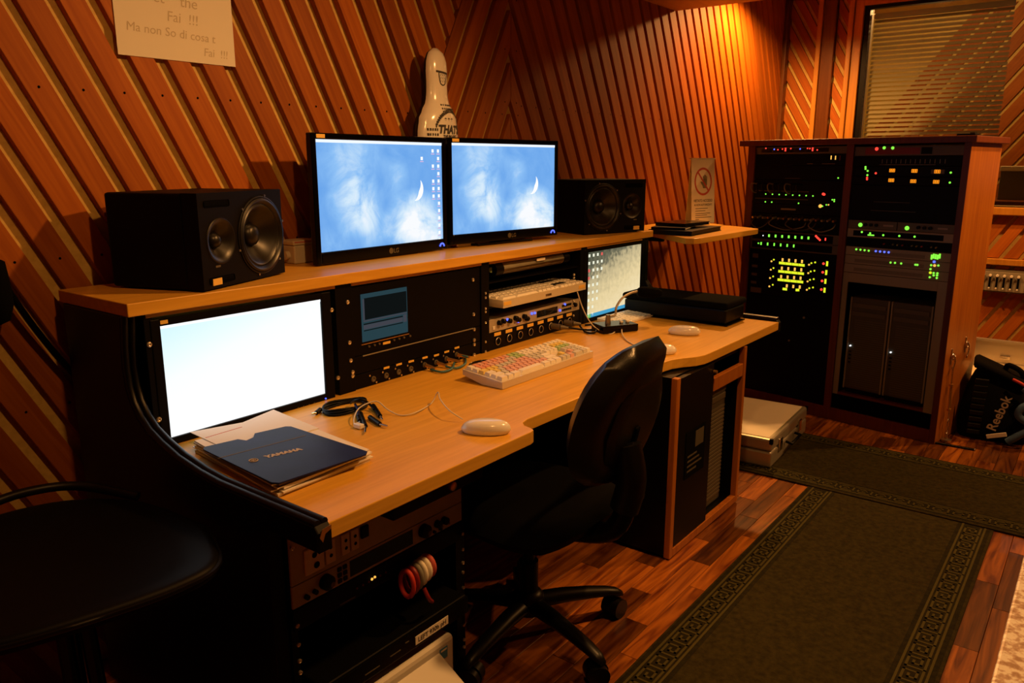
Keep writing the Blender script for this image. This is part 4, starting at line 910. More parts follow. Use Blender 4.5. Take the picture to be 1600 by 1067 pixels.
# ------------------------------------------------------------------ aluminium case by the rack
cs = thing('aluminium_case', 'closed aluminium flight case with black corners on the cross-lying runner', 'case', (3.10, 1.012, .009), math.radians(3))
CW, CD, CHt = .56, .40, .125
part('lower_shell', MB().box(0, CW, 0, CD, 0, .068, .008), 'aluminium', cs); part('lid', MB().box(0, CW, 0, CD, .071, CHt, .010), 'aluminium', cs)
part('lid_panel', MB().box(.02, CW-.02, .02, CD-.02, CHt-.001, CHt+.0012), 'label_white', cs)
for x in (0, CW):
    for y in (0, CD): part('corner', MB().box(x-.012 if x else -.003, x+.003 if x else .012, y-.012 if y else -.003, y+.003 if y else .012, CHt-.022, CHt+.003, .003), 'black', cs)
for x in (.10, .40): part('latch', MB().box(x, x+.04, -.008, 0, .045, .10, .003), 'chrome', cs)
part('handle', MB().tube([(.20, -.004, .06), (.20, -.03, .055), (.34, -.03, .055), (.34, -.004, .06)], .006, 8), 'black', cs, 60)
part('sticker', MB().box(-.0012, 0, .16, .24, .02, .075), 'label_white', cs)
# ------------------------------------------------------------------ backpack and open case by the far wall
bg = thing('backpack', 'black backpack with Reebok lettering and blue straps leaning by the rack', 'backpack', (4.17, .315, 0), math.radians(-84))
# local: x to the right as seen, -y towards the camera
rings = []
for k in range(11):
    z = .36*k/10; s_ = math.sin(PI*min(1, .25+.75*k/10))**.35 if k < 10 else .55
    hw = (.165, .175, .18, .18, .178, .174, .168, .16, .148, .125, .07)[k]; hd = (.10, .115, .12, .12, .118, .112, .105, .095, .08, .06, .03)[k]
    lean = .03*k/10
    hw *= .86
    rings.append([(hw*(abs(math.cos(a_))**.55)*(1 if math.cos(a_) > 0 else -1)+lean-.02, hd*(abs(math.sin(a_))**.55)*(1 if math.sin(a_) > 0 else -1)+.03*k/10, z+.003) for a_ in [2*PI*i/28 for i in range(28)]])
slope_ = lambda p_: (p_[0], p_[1], p_[2]*(1-.30*min(1, max(0, (p_[0]+.10)/.26))))
part('body', MB().loft([[slope_(p_) for p_ in r_] for r_ in rings]), 'fabric_black', bg, 60)
part('side_mesh_panel', (lambda mb: [mb.box(-.125+.010*i/8, -.070+.010*i/8, -.1245+.001*i, -.108, .03+.030*i, .052+.030*i, .004) for i in range(9)] and mb)(MB()), 'rubber', bg, stuff=True)
o = part('top_flap', MB().box(-.13, .09, -.075, .10, .325, .365, .018), 'fabric_black', bg, 60)
for v in o.data.vertices: v.co = Vector(slope_(v.co))
part('carry_handle', MB().tube([(.0, .03, .32), (.01, .0, .345), (.06, -.02, .325), (.08, .0, .27)], .012, 8, smooth_n=5), 'fabric_black', bg, 60)
part('red_piping', MB().tube([(.03, -.085, .30), (.07, -.10, .285), (.115, -.10, .25), (.14, -.085, .18)], .007, 8, smooth_n=5), 'red_cloth', bg, 60)
part('shoulder_strap', MB().tube([(.075, -.11, .27), (.12, -.135, .23), (.075, -.15, .19), (.07, -.15, .15), (.12, -.15, .11), (.075, -.155, .06), (.04, -.15, .025)], .016, 8, smooth_n=6), 'blue_strap', bg, 60)
part('shoulder_strap', MB().tube([(.16, -.08, .30), (.20, -.11, .22), (.19, -.13, .12), (.15, -.14, .03)], .017, 8, smooth_n=6), 'blue_strap', bg, 60)
text('lettering', 'Reebok', .056, 'gold_print', bg, plane_M((.012, -.1285, .14), (.28, 0, 1), (-1, 0, .28)), sx=1.0, bold=.001)
part('tag', MB().box(-.03, .05, -.150, -.146, .035, .055, .002, Matrix.Rotation(math.radians(-18), 4, 'Y')), 'label_white', bg)
fc = thing('open_flight_case', 'open flight case with pale lit interior behind the backpack', 'case', (4.86, .02, 0), math.radians(-90))
part('tray', MB().box(-.55, .55, -.20, .22, 0, .10).box(-.55, .55, -.20, -.185, .10, .155).box(-.55, -.535, -.185, .205, .10, .155).box(.535, .55, -.185, .205, .10, .155).box(-.55, .55, .205, .22, .10, .155), 'aluminium', fc)
part('foam_lining', MB().box(-.53, .53, -.18, .20, .1005, .125), 'case_foam', fc)
part('lid', MB().box(-.55, .55, .222, .235, .155, .285).box(-.55, .55, .20, .2219, .275, .285), 'aluminium', fc)
for x in (-.44, -.30, -.16, .0, .2): part('fastener', MB().box(x, x+.06, -.06, -.03, .1255, .14, .004), 'dim_metal', fc); 
for x in (-.40, -.24): part('clasp', MB().box(x, x+.05, .205, .2215, .18, .20, .003), 'chrome', fc)
gt = thing('grey_bag', 'dark bag slumped beside the backpack at the far wall', 'bag', (4.30, .0, 0), math.radians(-84))
part('body', MB().loft([[((.13 if k < 3 else .09)*math.cos(a_), .10*math.sin(a_), .07*k+.002) for a_ in [2*PI*i/18 for i in range(18)]] for k in range(4)]), 'fabric_black', gt, 60); part('strap', MB().tube([(-.10, -.08, .10), (-.05, -.11, .17), (.05, -.10, .19)], .012, 8, smooth_n=5), 'red_cloth', gt, 60)
wb = thing('wall_box', 'metal wall box with a row of six pale switches on the far wall', 'wall box', (XF-.055, .64, .50), math.radians(-90))
part('housing', MB().box(0, .70, .0, .054, 0, .132, .004), 'dim_metal', wb); part('front_plate', MB().box(.012, .69, -.004, 0, .008, .124, .002), 'grey_metal', wb)
for k in range(6):
    s = part('switch', MB().box(.042+.036*k, .054+.036*k, -.012, -.004, .022, .108, .003), 'black', wb); part('switch_cap', MB().lathe([(.0085, 0), (.008, .008), (0, .010)], 12, Matrix.Translation((.048+.036*k, -.012, .102)) @ Matrix.Rotation(PI/2, 4, 'X')), 'label_white', s, 40)
    part('switch_cap', MB().lathe([(.005, 0), (.005, .006), (0, .007)], 10, Matrix.Translation((.048+.036*k, -.012, .026)) @ Matrix.Rotation(PI/2, 4, 'X')), 'label_white', s, 40)
part('switch_lever', MB().tube([(.27, -.006, .06), (.28, -.02, .064), (.30, -.03, .066)], .004, 8), 'chrome', wb, 60)
# ------------------------------------------------------------------ things on the worktop
def mouse(label, pos, rz):
    t = thing('computer_mouse', label, 'mouse', (pos[0], pos[1], ZD+.0005), rz)
    L, Wd, H = .058, .030, .031; rings = []; n = 24
    for k in range(9):
        a = PI/2*k/8; s = math.cos(a)**.55 if k < 8 else .04
        if k == 0: rings.append([(L*.93*math.cos(2*PI*i/n), Wd*.92*math.sin(2*PI*i/n), .0015) for i in range(n)])
        rings.append([(L*s*math.cos(2*PI*i/n)-.004*math.sin(a), Wd*s*math.sin(2*PI*i/n), .008+(H-.008)*math.sin(a)) for i in range(n)])
    part('shell', MB().loft(rings), 'white_plastic', t, 60)
    part('base', MB().lathe([(0, 0), (1, 0), (1, .0016), (0, .0016)], 24, Matrix.Diagonal((L*.8, Wd*.8, 1, 1))), 'keycap_grey', t)
    part('scroll_ball', MB().lathe([(.0035, 0), (.003, .002), (0, .003)], 12, Matrix.Translation((L*.52, 0, H-.008))), 'keycap_grey', t, 60)
    part('side_button', MB().tube([(L*.25+.010*math.cos(a), -Wd*.985, .006+.009*math.sin(a)) for a in [PI*k/8 for k in range(9)]], .0006, 5), 'keycap_grey', t)
    return t
m1 = atz(759, 668, ZD+.012); mouse('white mouse with thin cable at the notch of the worktop', m1, math.radians(122))
m2 = atz(1069, 517, ZD+.012); mouse('white mouse by the black padded box on the right wing', m2, math.radians(112))
m3 = atz(1029, 546, ZD+.012); mouse('white mouse half hidden behind the office chair back', m3, math.radians(115))
def cable(label, pts, r, m, n=6, name='cable'):
    t = thing(name, label, 'cable', tuple(pts[0])); O = Vector(pts[0])
    part('cord', MB().tube([Vector(p_)-O for p_ in pts], r, 8, smooth_n=n), m, t, 60); return t, O
Z0 = ZD+.0022
ca, O = cable('thin cream mouse cable arching over the worktop', [atz(556, 668, Z0), atz(553, 655, ZD+.012), aty(562, 637, 1.41), aty(588, 627, 1.40), aty(606, 640, 1.37), atz(627, 649, Z0), atz(650, 644, ZD+.006), aty(674, 630, 1.34), aty(684, 613, 1.33), aty(688, 624, 1.28), aty(702, 641, 1.22), atz(723, 655, ZD+.008)], .0016, 'cream_cable', name='mouse_cable')
p_ = atz(561, 668, Z0)-O; part('plug', MB().box(p_.x-.007, p_.x+.007, p_.y-.012, p_.y+.012, p_.z-.001, p_.z+.010, .002), 'white_plastic', ca)
# tangled audio adapter leads
A = atz(540, 640, ZD); t = thing('adapter_cable', 'tangled black audio leads with metal jack plugs on the worktop', 'cable', tuple(A))
c_ = MB()
for k in range(3): c_.tube([(.062*math.cos(a)+.004*k, .040*math.sin(a)+.006*k-.0, .0045+.0025*k+.002*math.sin(3*a+k)) for a in [2*PI*i/24 for i in range(24)]], .0034, 7, True)
part('coil', c_, 'black', t, 60)
def onA(x, y, z=.0): return atz(x, y, ZD+z)-A
part('cord', MB().tube([onA(548, 630, .008), onA(556, 625, .03), onA(568, 625, .032), onA(578, 632, .015), onA(585, 640, .008)], .0032, 7, smooth_n=6), 'black', t, 60)
part('cord', MB().tube([onA(555, 632, .01), onA(559, 640, .012), onA(560, 650, .010)], .0032, 7, smooth_n=6), 'navy', t, 60)
for (a_, b_, c2) in (((563, 646), (571, 666), (570.5, 676)), ((578, 652), (594, 663), (606, 666)), ((583, 634), (594, 650), (598, 656)), ((559, 646), (562, 658), (562, 662)), ((500, 640), (494, 645), (487, 646))):
    P, Q, T = onA(*a_, .006), onA(*b_, .006), onA(*c2, .006)
    pl = part('jack_plug', MB().cyl(P, Q, .0062, 12, .0055), 'black', t, 50); part('jack_tip', MB().cyl(Q, T, .0032, 10, .0022), 'chrome', pl, 50)
# folder on a stack of papers
fo = thing('paper_stack', 'uneven stack of papers and plastic sleeves at the desk corner', 'papers', (.815, 1.17, ZD+.0005))
quad = lambda: [(.0, .015), (.245, -.005), (.285, .345), (.05, .40)]
zc = 0
sheets = [(0, 0, 0, .0060, 'paper2'), (.004, -.004, 1.2, .0035, 'paper'), (-.004, .006, -1.5, .0025, 'clear_base'), (.006, .002, 2.2, .0045, 'paper'), (.001, -.003, -.8, .0025, 'label_white'), (.004, .006, 1.0, .0035, 'paper2'), (-.002, .002, -2, .0030, 'paper')]
for dx, dy, ra, th, m_ in sheets:
    R_ = Matrix.Rotation(math.radians(ra), 2)
    P_ = [(x+dx, y+dy) for x, y in ((.0, .0), (.228, .0), (.262, .315), (.034, .335))]
    cxy = Vector((.13, .16)); P_ = [cxy+R_ @ (Vector(p_)-cxy) for p_ in P_]
    part('sheet_layer', MB().prism([(p_.x, p_.y, zc) for p_ in P_], (0, 0, th-.0004)), m_, fo); zc += th
part('loose_sheet', MB().prism([(.045, .20, zc), (.25, .19, zc), (.272, .385, zc), (.17, .36, zc), (.06, .395, zc)], (0, 0, .0012)), 'paper', fo)
part('red_rule', MB().box(.06, .15, .332, .334, zc+.0012, zc+.0016), 'sign_red', fo)
nv = thing('document_folder', 'navy blue Yamaha folder with curved top cut-out on the paper stack', 'folder', (.815, 1.17, ZD+.0005+zc+.0014))
pl = [atz(*q, nv.location.z)-Vector(nv.location) for q in [(424, 756), (436, 757), (572, 712), (574, 707), (455, 668), (446, 668), (398, 679), (396, 685), (385, 690), (372, 688), (320, 700), (317, 704)]]
part('cover', MB().prism([(p_.x, p_.y, 0) for p_ in pl], (0, 0, .0032), .0008), 'navy', nv)
cc = atz(440, 709, nv.location.z+.0034)-Vector(nv.location); e1 = atz(466, 703, nv.location.z+.0034)-Vector(nv.location)
xd = (e1-cc).normalized(); xd.z = 0
text('brand_lettering', 'YAMAHA', .020, 'gold_print', nv, plane_M((cc.x+.004, cc.y-.005, .0036), xd, (-xd.y, xd.x, 0)), bold=.0012, sx=.92)
em = MB().tube([Vector((cc.x, cc.y, .0036))-xd*.058+Vector((.0085*math.cos(a), .0085*math.sin(a), 0)) for a in [2*PI*k/18 for k in range(18)]], .0009, 5, True)
for k in range(3): a = PI*k/3; o_ = Vector((cc.x, cc.y, .0036))-xd*.058; em.tube([o_-Vector((.006*math.cos(a), .006*math.sin(a), 0)), o_+Vector((.006*math.cos(a), .006*math.sin(a), 0))], .0007, 5)
part('brand_emblem', em, 'gold_print', nv)
cr = [atz(x, y, nv.location.z+.0035)-Vector(nv.location) for x, y in ((340, 716), (478, 680))]; part('crease', MB().tube([Vector((c.x, c.y, .0033)) for c in cr], .0006, 5), 'hand_grey', nv)
# talkback microphone
tk = thing('talkback_microphone', 'gooseneck talkback microphone on a small black switch box', 'microphone', (2.50, 1.43, ZD+.0005), math.radians(-28))
part('switch_box', MB().box(-.075, .075, -.045, .045, 0, .028, .004), 'black_gloss', tk)
for x in (.018, .045): part('switch', MB().box(x, x+.012, -.012, .0, .028, .036, .002), 'label_white', tk)
part('socket', MB().cyl((-.03, .0, .028), (-.03, .0, .062), .011, 14, .008), 'steel', tk, 40)
Mi = (Matrix.Translation(tk.location) @ Matrix.Rotation(math.radians(-28), 4, 'Z')).inverted()
G = [Mi @ Vector(p_) for p_ in (aty(961, 492, 1.44), aty(963, 480, 1.44), aty(972, 466, 1.44), aty(985, 458, 1.44), aty(997, 455, 1.44))]
part('gooseneck', MB().tube([Vector((-.03, 0, .055))]+G, .0045, 8, smooth_n=6), 'cream_metal', tk, 60)
Hd = [Mi @ Vector(p_) for p_ in (aty(996, 456, 1.44), aty(1040, 458, 1.36))]
d_ = Hd[1]-Hd[0]; part('foam_windscreen', MB().lathe([(0, 0), (.014, .001), (.019, .008), (.022, .025), (.0215, .06), (.018, .085), (.010, .097), (0, .10)], 18, Matrix.Translation(Hd[0]) @ d_.to_track_quat('Z', 'Y').to_matrix().to_4x4()), 'foam', tk, 60)
cable('cream cable hanging from the spare keyboard to the talkback box', [aty(902, 456, 1.55), aty(912, 485, 1.53), aty(926, 508, 1.48), atz(945, 520, Z0), atz(957, 521, Z0), aty(966, 512, 1.41)], .0022, 'cream_cable')
cable('short cream cable dropping off the talkback box towards the chair', [aty(968, 504, 1.43), aty(971, 512, 1.40), atz(973, 524, ZD+.006), atz(985, 536, Z0), atz(1012, 548, Z0)], .0022, 'cream_cable')
# padded black box at the end of the right wing
pb = thing('padded_box', 'long low black padded box at the right end of the worktop', 'box', (2.825, 1.135, ZD+.001))
part('body', MB().box(0, .19, .0, .44, .003, .062, .008), 'black', pb); part('padded_lid', MB().box(-.006, .20, -.006, .45, .062, .088, .012, None, 3), 'foam', pb, 50)
part('base_plate', MB().box(-.010, .17, -.012, .36, 0, .003), 'black_gloss', pb)
# ------------------------------------------------------------------ things on the upper shelf
jb = thing('junction_box', 'small beige plastic junction box against the wall behind the monitor', 'box', (1.388, 1.835, ZS), 0)
part('body', MB().box(0, .082, 0, .062, 0, .052, .004), 'beige_plastic', jb); part('lid', MB().box(-.002, .084, -.002, .064, .0525, .066, .004), 'beige_plastic', jb)
part('cable_gland', MB().cyl((0, .03, .024), (-.012, .03, .024), .012, 14), 'beige_plastic', jb, 40); part('lid_stripe', MB().box(.0, .08, -.0026, -.002, .060, .063), 'sign_red', jb)
fg = thing('trinket', 'tiny pink beaded trinket between the two upper monitors', 'ornament', tuple(atz(710, 386, ZS)))
part('base', MB().lathe([(.010, 0), (.012, .003), (.010, .006), (0, .006)], 14), 'dark_red', fg, 40)
bmesh_pts = [(.007*math.cos(i*2.4), .007*math.sin(i*2.4), .008+.0022*i) for i in range(13)]
bead = MB().lathe([(0, -.0045), (.0032, -.0032), (.0045, 0), (.0032, .0032), (0, .0045)], 10).mesh('bead', 60); bead.materials.append(MATS['pink_gem'])
for p_ in bmesh_pts: link('bead', bead, None, fg, p_)
# inflatable bottle figure
bo = thing('inflatable_figure', 'white inflatable bottle-shaped figure with printed glasses behind the monitors', 'inflatable', (1.996, 1.842, ZS), math.radians(4))
PRF = [(0, .075), (.05, .098), (.15, .106), (.30, .104), (.38, .098), (.425, .090), (.455, .072), (.475, .058), (.50, .050), (.54, .0485), (.58, .050), (.61, .047), (.63, .040), (.645, .028), (.652, .012)]
PRF = [(z*.645/.652, r) for z, r in PRF]
def hw(z):
    for (z0_, r0), (z1_, r1) in zip(PRF, PRF[1:]):
        if z0_ <= z <= z1_: t_ = (z-z0_)/(z1_-z0_); t_ = t_*t_*(3-2*t_); return r0+(r1-r0)*t_
    return PRF[-1][1]
def depth(z): return min(.048, .60*hw(z))
def surf(x, z): r = hw(z); q = max(0, 1-(x/r)**2); return -depth(z)*math.sqrt(q)
for nm, sg, m_ in (('front_skin', -1, 'white_plastic'), ('back_skin', 1, 'black')):
    mb = MB(); n = 16; R_ = []
    for k in range(45):
        z = .645*k/44; r = hw(z); cr_ = 1-.012*abs(math.sin(k*1.3)) if k > 30 else 1
        R_.append([mb.bm.verts.new((-r*cr_*math.cos(PI*i/n), sg*depth(z)*math.sin(PI*i/n), z)) for i in range(n+1)])
    for A_, B_ in zip(R_, R_[1:]):
        for i in range(n): mb.bm.faces.new((A_[i], A_[i+1], B_[i+1], B_[i]))
    mb.bm.faces.new(R_[-1]); mb.bm.faces.new(R_[0][::-1]); part(nm, mb, m_, bo, 60)
def wrap(o, off=.0012):
    me = o.data; bm = bmesh.new(); bm.from_mesh(me); bmesh.ops.subdivide_edges(bm, edges=[e for e in bm.edges if e.calc_length() > .012], cuts=2); bmesh.ops.triangulate(bm, faces=bm.faces[:])
    for v in bm.verts: v.co.y = surf(v.co.x, v.co.z)-off
    bm.to_mesh(me); bm.free()
def print_(s, size, x, z, **k): wrap(text('print', s, size, 'ink', bo, FRONT(x, 0, z), **k))
print_("THAT'S", .037, .014, .376, shear=.2, bold=.0018); print_('THE BIGGEST', .0125, .014, .362, bold=.0006); print_('* * *', .024, .005, .408, bold=.0006)
random.seed(3); sc_ = MB()
for k in range(26):      # small illegible print in an arc and in rows
    a = math.radians(28+5.2*k); sc_.box(.015-.078*math.cos(a), .0195-.078*math.cos(a), -.0004, .0004, .350+.092*math.sin(a), .362+.092*math.sin(a)+.003*random.random())
for r_ in range(4):
    for k in range(5): x = -.082+.008*k; sc_.box(x, x+.003+.003*random.random(), -.0004, .0004, .335+.016*r_, .343+.016*r_)
for r_ in range(2):
    for k in range(8): x = -.02+.010*k; sc_.box(x, x+.004+.003*random.random(), -.0004, .0004, .452+.012*r_, .457+.012*r_)
for k in range(7): x = .0+.012*k; sc_.box(x, x+.009, -.0004, .0004, .330, .330+.010+.012*(k % 2))
o = part('small_print', sc_, 'ink', bo, stuff=True)
for v in o.data.vertices: v.co.y = surf(v.co.x, v.co.z)-.0012+v.co.y
gl = MB(); pts = [(x*.82-.018, z) for x, z in ((.0, .568), (.046, .566), (.044, .546), (.036, .533), (.022, .529), (.009, .535), (.003, .552))]
gl.tube(catmull([Vector((x, 0, z)) for x, z in pts+[pts[0]]], 5)[:-1], .0019, 6, True)
for i in range(3):
    for j in range(3): gl.tube([Vector((-.010+.009*i, 0, .538+.010*j)), Vector((-.008+.009*i, 0, .544+.010*j))], .0009, 5)
gl.tube([Vector((-.028+.005*k, 0, .571-.0004*k)) for k in range(12)], .0032, 6)
o = part('printed_glasses', gl, 'ink', bo)
for v in o.data.vertices: v.co.y = surf(v.co.x, v.co.z)-.001+v.co.y*.3
# wall shelf with sign and books
ZSH = .95
ws = thing('wall_shelf', 'small beech wall shelf between the desk and the rack', 'shelf', (3.5, 1.6, ZSH)); O = Vector((3.5, 1.6, 0))
part('board', MB().prism([(x-O.x, y-O.y, -.024) for x, y in ((3.32, 1.885), (3.215, 1.64), (3.02, 1.405), (3.035, 1.375), (3.07, 1.362), (3.66, 1.342), (3.69, 1.348), (3.705, 1.37), (3.92, 1.74), (3.96, 1.885))], (0, 0, .024), .002), 'beech', ws)
part('bracket', MB().box(.05, .07, -.05, .285, -.05, -.0245).box(.05, .07, .27, .285, -.16, -.05), 'black', ws); part('bracket', MB().box(-.20, -.18, .05, .285, -.05, -.0245).box(-.20, -.18, .27, .285, -.16, -.05), 'black', ws)
sgL, sgR = atz(1083, 350, ZSH), atz(1113, 346, ZSH); sd = sgR-sgL
sg = thing('folded_sign', 'folded paper sign with a red no-touching hand symbol', 'sign', (3.745, 1.715, ZSH+.0005), math.radians(-14))
SW, SH_, TL_ = .185, .325, math.radians(3.5)
TM = Matrix.Rotation(-TL_, 4, 'X')
part('front_sheet', MB().box(0, SW, -.0006, .0006, 0, SH_, 0, TM), 'paper', sg)
part('back_sheet', MB().box(0, SW, -.0006, .0006, 0, SH_, 0, Matrix.Translation((0, 2*SH_*math.sin(TL_)+.002, 0)) @ Matrix.Rotation(TL_, 4, 'X')), 'paper', sg)
part('fold', MB().box(-.003, SW+.006, -.004, .010, SH_-.002, SH_+.004, 0, TM), 'paper2', sg)
TF = lambda x, z, y=-.0009: TM @ FRONT(x, y, z)
def onsign(mb): bmesh.ops.transform(mb.bm, matrix=TM, verts=mb.bm.verts[:]); return mb
cx0, cz0, R0 = SW/2, .212, .070
part('prohibition_ring', onsign(MB().tube([Vector((cx0+R0*math.cos(a), -.0008, cz0+R0*1.0*math.sin(a))) for a in [2*PI*k/36 for k in range(36)]], .0006, 4, True).prism([(cx0+(R0-.005*0)*math.cos(2*PI*k/36), -.0010, cz0+R0*math.sin(2*PI*k/36)) for k in range(36)]+[(cx0+(R0-.011)*math.cos(-2*PI*k/36), -.0010, cz0+(R0-.011)*math.sin(-2*PI*k/36)) for k in range(0)], (0, 0, 0)) if False else (lambda mb: [mb.quad([(cx0+r_*math.cos(2*PI*(k+e_)/36), -.0010, cz0+r_*math.sin(2*PI*(k+e_)/36)) for r_, e_ in ((R0, 0), (R0, 1), (R0-.011, 1), (R0-.011, 0))]) for k in range(36)] and mb)(MB())), 'sign_red', sg)
d1 = Vector((math.cos(math.radians(-48)), 0, math.sin(math.radians(-48)))); n1 = Vector((-d1.z, 0, d1.x))*.005; c0 = Vector((cx0, -.0012, cz0))
part('prohibition_bar', onsign(MB().quad([c0-d1*.062-n1, c0+d1*.062-n1, c0+d1*.062+n1, c0-d1*.062+n1])), 'sign_red', sg)
hd = MB(); hx, hz = cx0+.010, cz0-.006
hd.bm.faces.new([hd.bm.verts.new((hx+x, -.0011, hz+z)) for x, z in ((-.012, -.028), (.012, -.028), (.020, -.010), (.021, .016), (.012, .020), (-.010, .018), (-.013, .002), (-.030, .008), (-.032, .001), (-.016, -.016))])
for i in range(4): hd.quad([(hx-.010+.008*i, -.0011, hz+.016), (hx-.0035+.008*i, -.0011, hz+.016), (hx-.0035+.008*i, -.0011, hz+.036+.006*(1-abs(i-1.4))), (hx-.010+.008*i, -.0011, hz+.036+.006*(1-abs(i-1.4)))])
part('hand_symbol', onsign(hd), 'hand_grey', sg)
text('sign_lettering', 'VIETATO ACCESSO', .0185, 'ink', sg, TF(SW/2, .110), bold=.0004, sx=.95); text('sign_lettering', 'AI NON AUTORIZZATI', .0145, 'ink', sg, TF(SW/2, .090), bold=.0003, sx=.95)
ln = MB()
for z, a_, b_ in ((.075, .03, .13), (.063, .03, .11), (.050, .03, .15), (.041, .03, .125), (.030, .03, .16), (.020, .03, .06)): ln.quad([(a_, -.001, z), (b_, -.001, z), (b_, -.001, z+.003), (a_, -.001, z+.003)])
part('small_print', onsign(ln), 'ink', sg, stuff=True)
def book(label, loc, rz, W, D, H, m, band=None):
    t = thing('book', label, 'book', loc, rz); part('cover', MB().box(0, W, 0, D, 0, .002).box(0, W, 0, D, H-.002, H).box(0, .003, 0, D, .002, H-.002), m, t)
    part('page_block', MB().box(.003, W-.004, .003, D-.003, .0022, H-.0022), band or 'paper2', t); return t
b0 = atz(1030, 366, ZSH)
book('wide black document case lying on the wall shelf', (3.12, 1.425, ZSH+.0005), math.radians(3), .36, .20, .020, 'black', 'black')
book('white-paged notebook in the pile on the wall shelf', (3.15, 1.47, ZSH+.021), math.radians(12), .20, .15, .010, 'black', 'paper')
book('small black book topping the pile on the wall shelf', (3.19, 1.49, ZSH+.0315), math.radians(-5), .22, .15, .014, 'black_gloss', 'black')
# ------------------------------------------------------------------ wall note and hanging lead
wn = thing('wall_note', 'handwritten paper note taped on the slanted wall planks', 'note', (.985, YW-.0042, 1.50)); part('sheet', MB().box(-.006, .306, -.0006, .0004, 0, .25), 'paper', wn)
sh2 = lambda x, z: plane_M((x, -.001, z), (1, 0, -.02), (.02, 0, 1))
text('handwriting', 'et    the', .036, 'ink_faint', wn, sh2(.15, .129), shear=.1); text('handwriting', 'Fai  !!!', .034, 'ink_faint', wn, sh2(.165, .090), shear=.1)
text('handwriting', 'Ma non So di cosa t', .029, 'ink_faint', wn, sh2(.135, .055), shear=.1); text('handwriting', 'Fai  !!!', .028, 'ink_faint', wn, sh2(.25, .018), shear=.1)
hl = thing('hanging_lead', 'thick black cable hanging against the wall planks behind the desk', 'cable', (.655, 1.86, .99)); O = Vector(hl.location)
part('cord', MB().tube([Vector(p_)-O for p_ in ((.648, 1.868, 1.03), aty(14, 455, 1.868), aty(45, 500, 1.872), aty(80, 545, 1.876), aty(112, 583, 1.878), (.80, 1.8785, .72), (.83, 1.8785, .45))], .0075, 8, smooth_n=6), 'black_gloss', hl, 60)
part('foam_end', MB().lathe([(0, -.075), (.022, -.065), (.032, -.03), (.030, .02), (.026, .06), (0, .075)], 16, Matrix.Translation((-.020, -.005, .0))), 'foam', hl, 60)
# ------------------------------------------------------------------ rack gear below the left wing
YU = 1.13
def ugear(label, z0, z1, m, name='rack_unit', cat='rack unit', y=YU):
    t = thing(name, label, cat, (.8025, y, z0)); W = .4815; h = z1-z0-.001
    part('chassis', MB().box(.02, W-.02, .006, .30, .002, h-.002), 'black_matte', t); part('face_plate', MB().box(0, W, 0, .006, 0, h, .0012), m, t); return t, W, h
t, W, h = ugear('beige power outlet panel under the worktop corner', .480, .606, 'cream_metal', 'outlet_panel', 'outlet panel')
part('socket', MB().box(.030, .075, -.005, 0, .010, .062, .002), 'label_white', t); part('socket', MB().box(.080, .104, -.004, 0, .012, .060, .002), 'label_white', t)
for x in (.120, .144): part('socket', MB().box(x, x+.020, -.004, 0, .014, .058, .002), 'label_white', t)
part('socket_holes', MB().disc((.052, -.0055, .046), (0, -1, 0), .006, 10).disc((.064, -.0055, .047), (0, -1, 0), .004, 10).disc((.056, -.0055, .024), (0, -1, 0), .007, 10).disc((.092, -.0045, .045), (0, -1, 0), .004, 10).disc((.092, -.0045, .028), (0, -1, 0), .004, 10).disc((.130, -.0045, .044), (0, -1, 0), .0038, 10).disc((.130, -.0045, .028), (0, -1, 0), .0038, 10).disc((.154, -.0045, .044), (0, -1, 0), .0038, 10).disc((.154, -.0045, .028), (0, -1, 0), .0038, 10), 'black_matte', t, stuff=True)
part('switch', MB().box(.170, .190, -.006, 0, .030, .056, .002), 'black', t)
dt = thing('keyboard_tray_bracket', 'black hanging bracket with a shiny knob under the worktop front', 'bracket', (1.02, 1.06, ZD-.0325)); part('plate', MB().box(-.02, .26, 0, .06, -.055, 0, .003), 'black', dt); part('knob', MB().lathe([(.004, 0), (.004, .008), (.010, .012), (.010, .018), (0, .021)], 14, Matrix.Translation((.14, 0, -.030)) @ Matrix.Rotation(PI/2, 4, 'X')), 'brass', dt, 40)
t, W, h = ugear('grey rack unit with large black dial and dark display under the desk', .433, .479, 'cream_metal')
part('display_window', MB().box(.140, .318, -.001, 0, .006, h-.005), 'glass_dark', t)
for x, r in ((.078, .016), (.352, .016), (.395, .009), (.418, .009)): kn = part('dial', MB().lathe([(r, 0), (r*.95, .012), (r*.5, .014), (0, .014)], 20, Matrix.Translation((x, 0, .024)) @ Matrix.Rotation(PI/2, 4, 'X')), 'black', t, 40); part('dial_cap', MB().disc((x+r*.4, -.0146, .019), (0, -1, 0), r*.35, 12), 'dim_metal', kn)
part('buttons', (lambda mb: [mb.box(.108+.014*i, .117+.014*i, -.003, 0, .006+.0125*j, .014+.0125*j) for i in range(2) for j in range(3)] and mb)(MB()), 'black', t, stuff=True)
part('knobs', MB().cyl((.03, 0, .014), (.03, -.008, .014), .005, 10).cyl((.05, 0, .016), (.05, -.008, .016), .005, 10).cyl((.385, 0, .008), (.385, -.006, .008), .004, 10).cyl((.405, 0, .008), (.405, -.006, .008), .004, 10), 'black', t, 40, stuff=True)
t, W, h = ugear('black rack unit with small red lights under the desk', .385, .431, 'black_panel')
part('red_lights', (lambda mb: [mb.cyl((.155+.016*k, 0, .022), (.155+.016*k, -.002, .022), .0022, 8) for k in range(6)] and mb)(MB()), 'dark_red', t, stuff=True); part('amber_lights', MB().cyl((.196, 0, .024), (.196, -.002, .024), .0028, 8).cyl((.204, 0, .025), (.204, -.002, .025), .0028, 8), 'led_amber', t, stuff=True)
part('title_strip', MB().box(.11, .15, -.0008, 0, .004, .007), 'dim_metal', t)
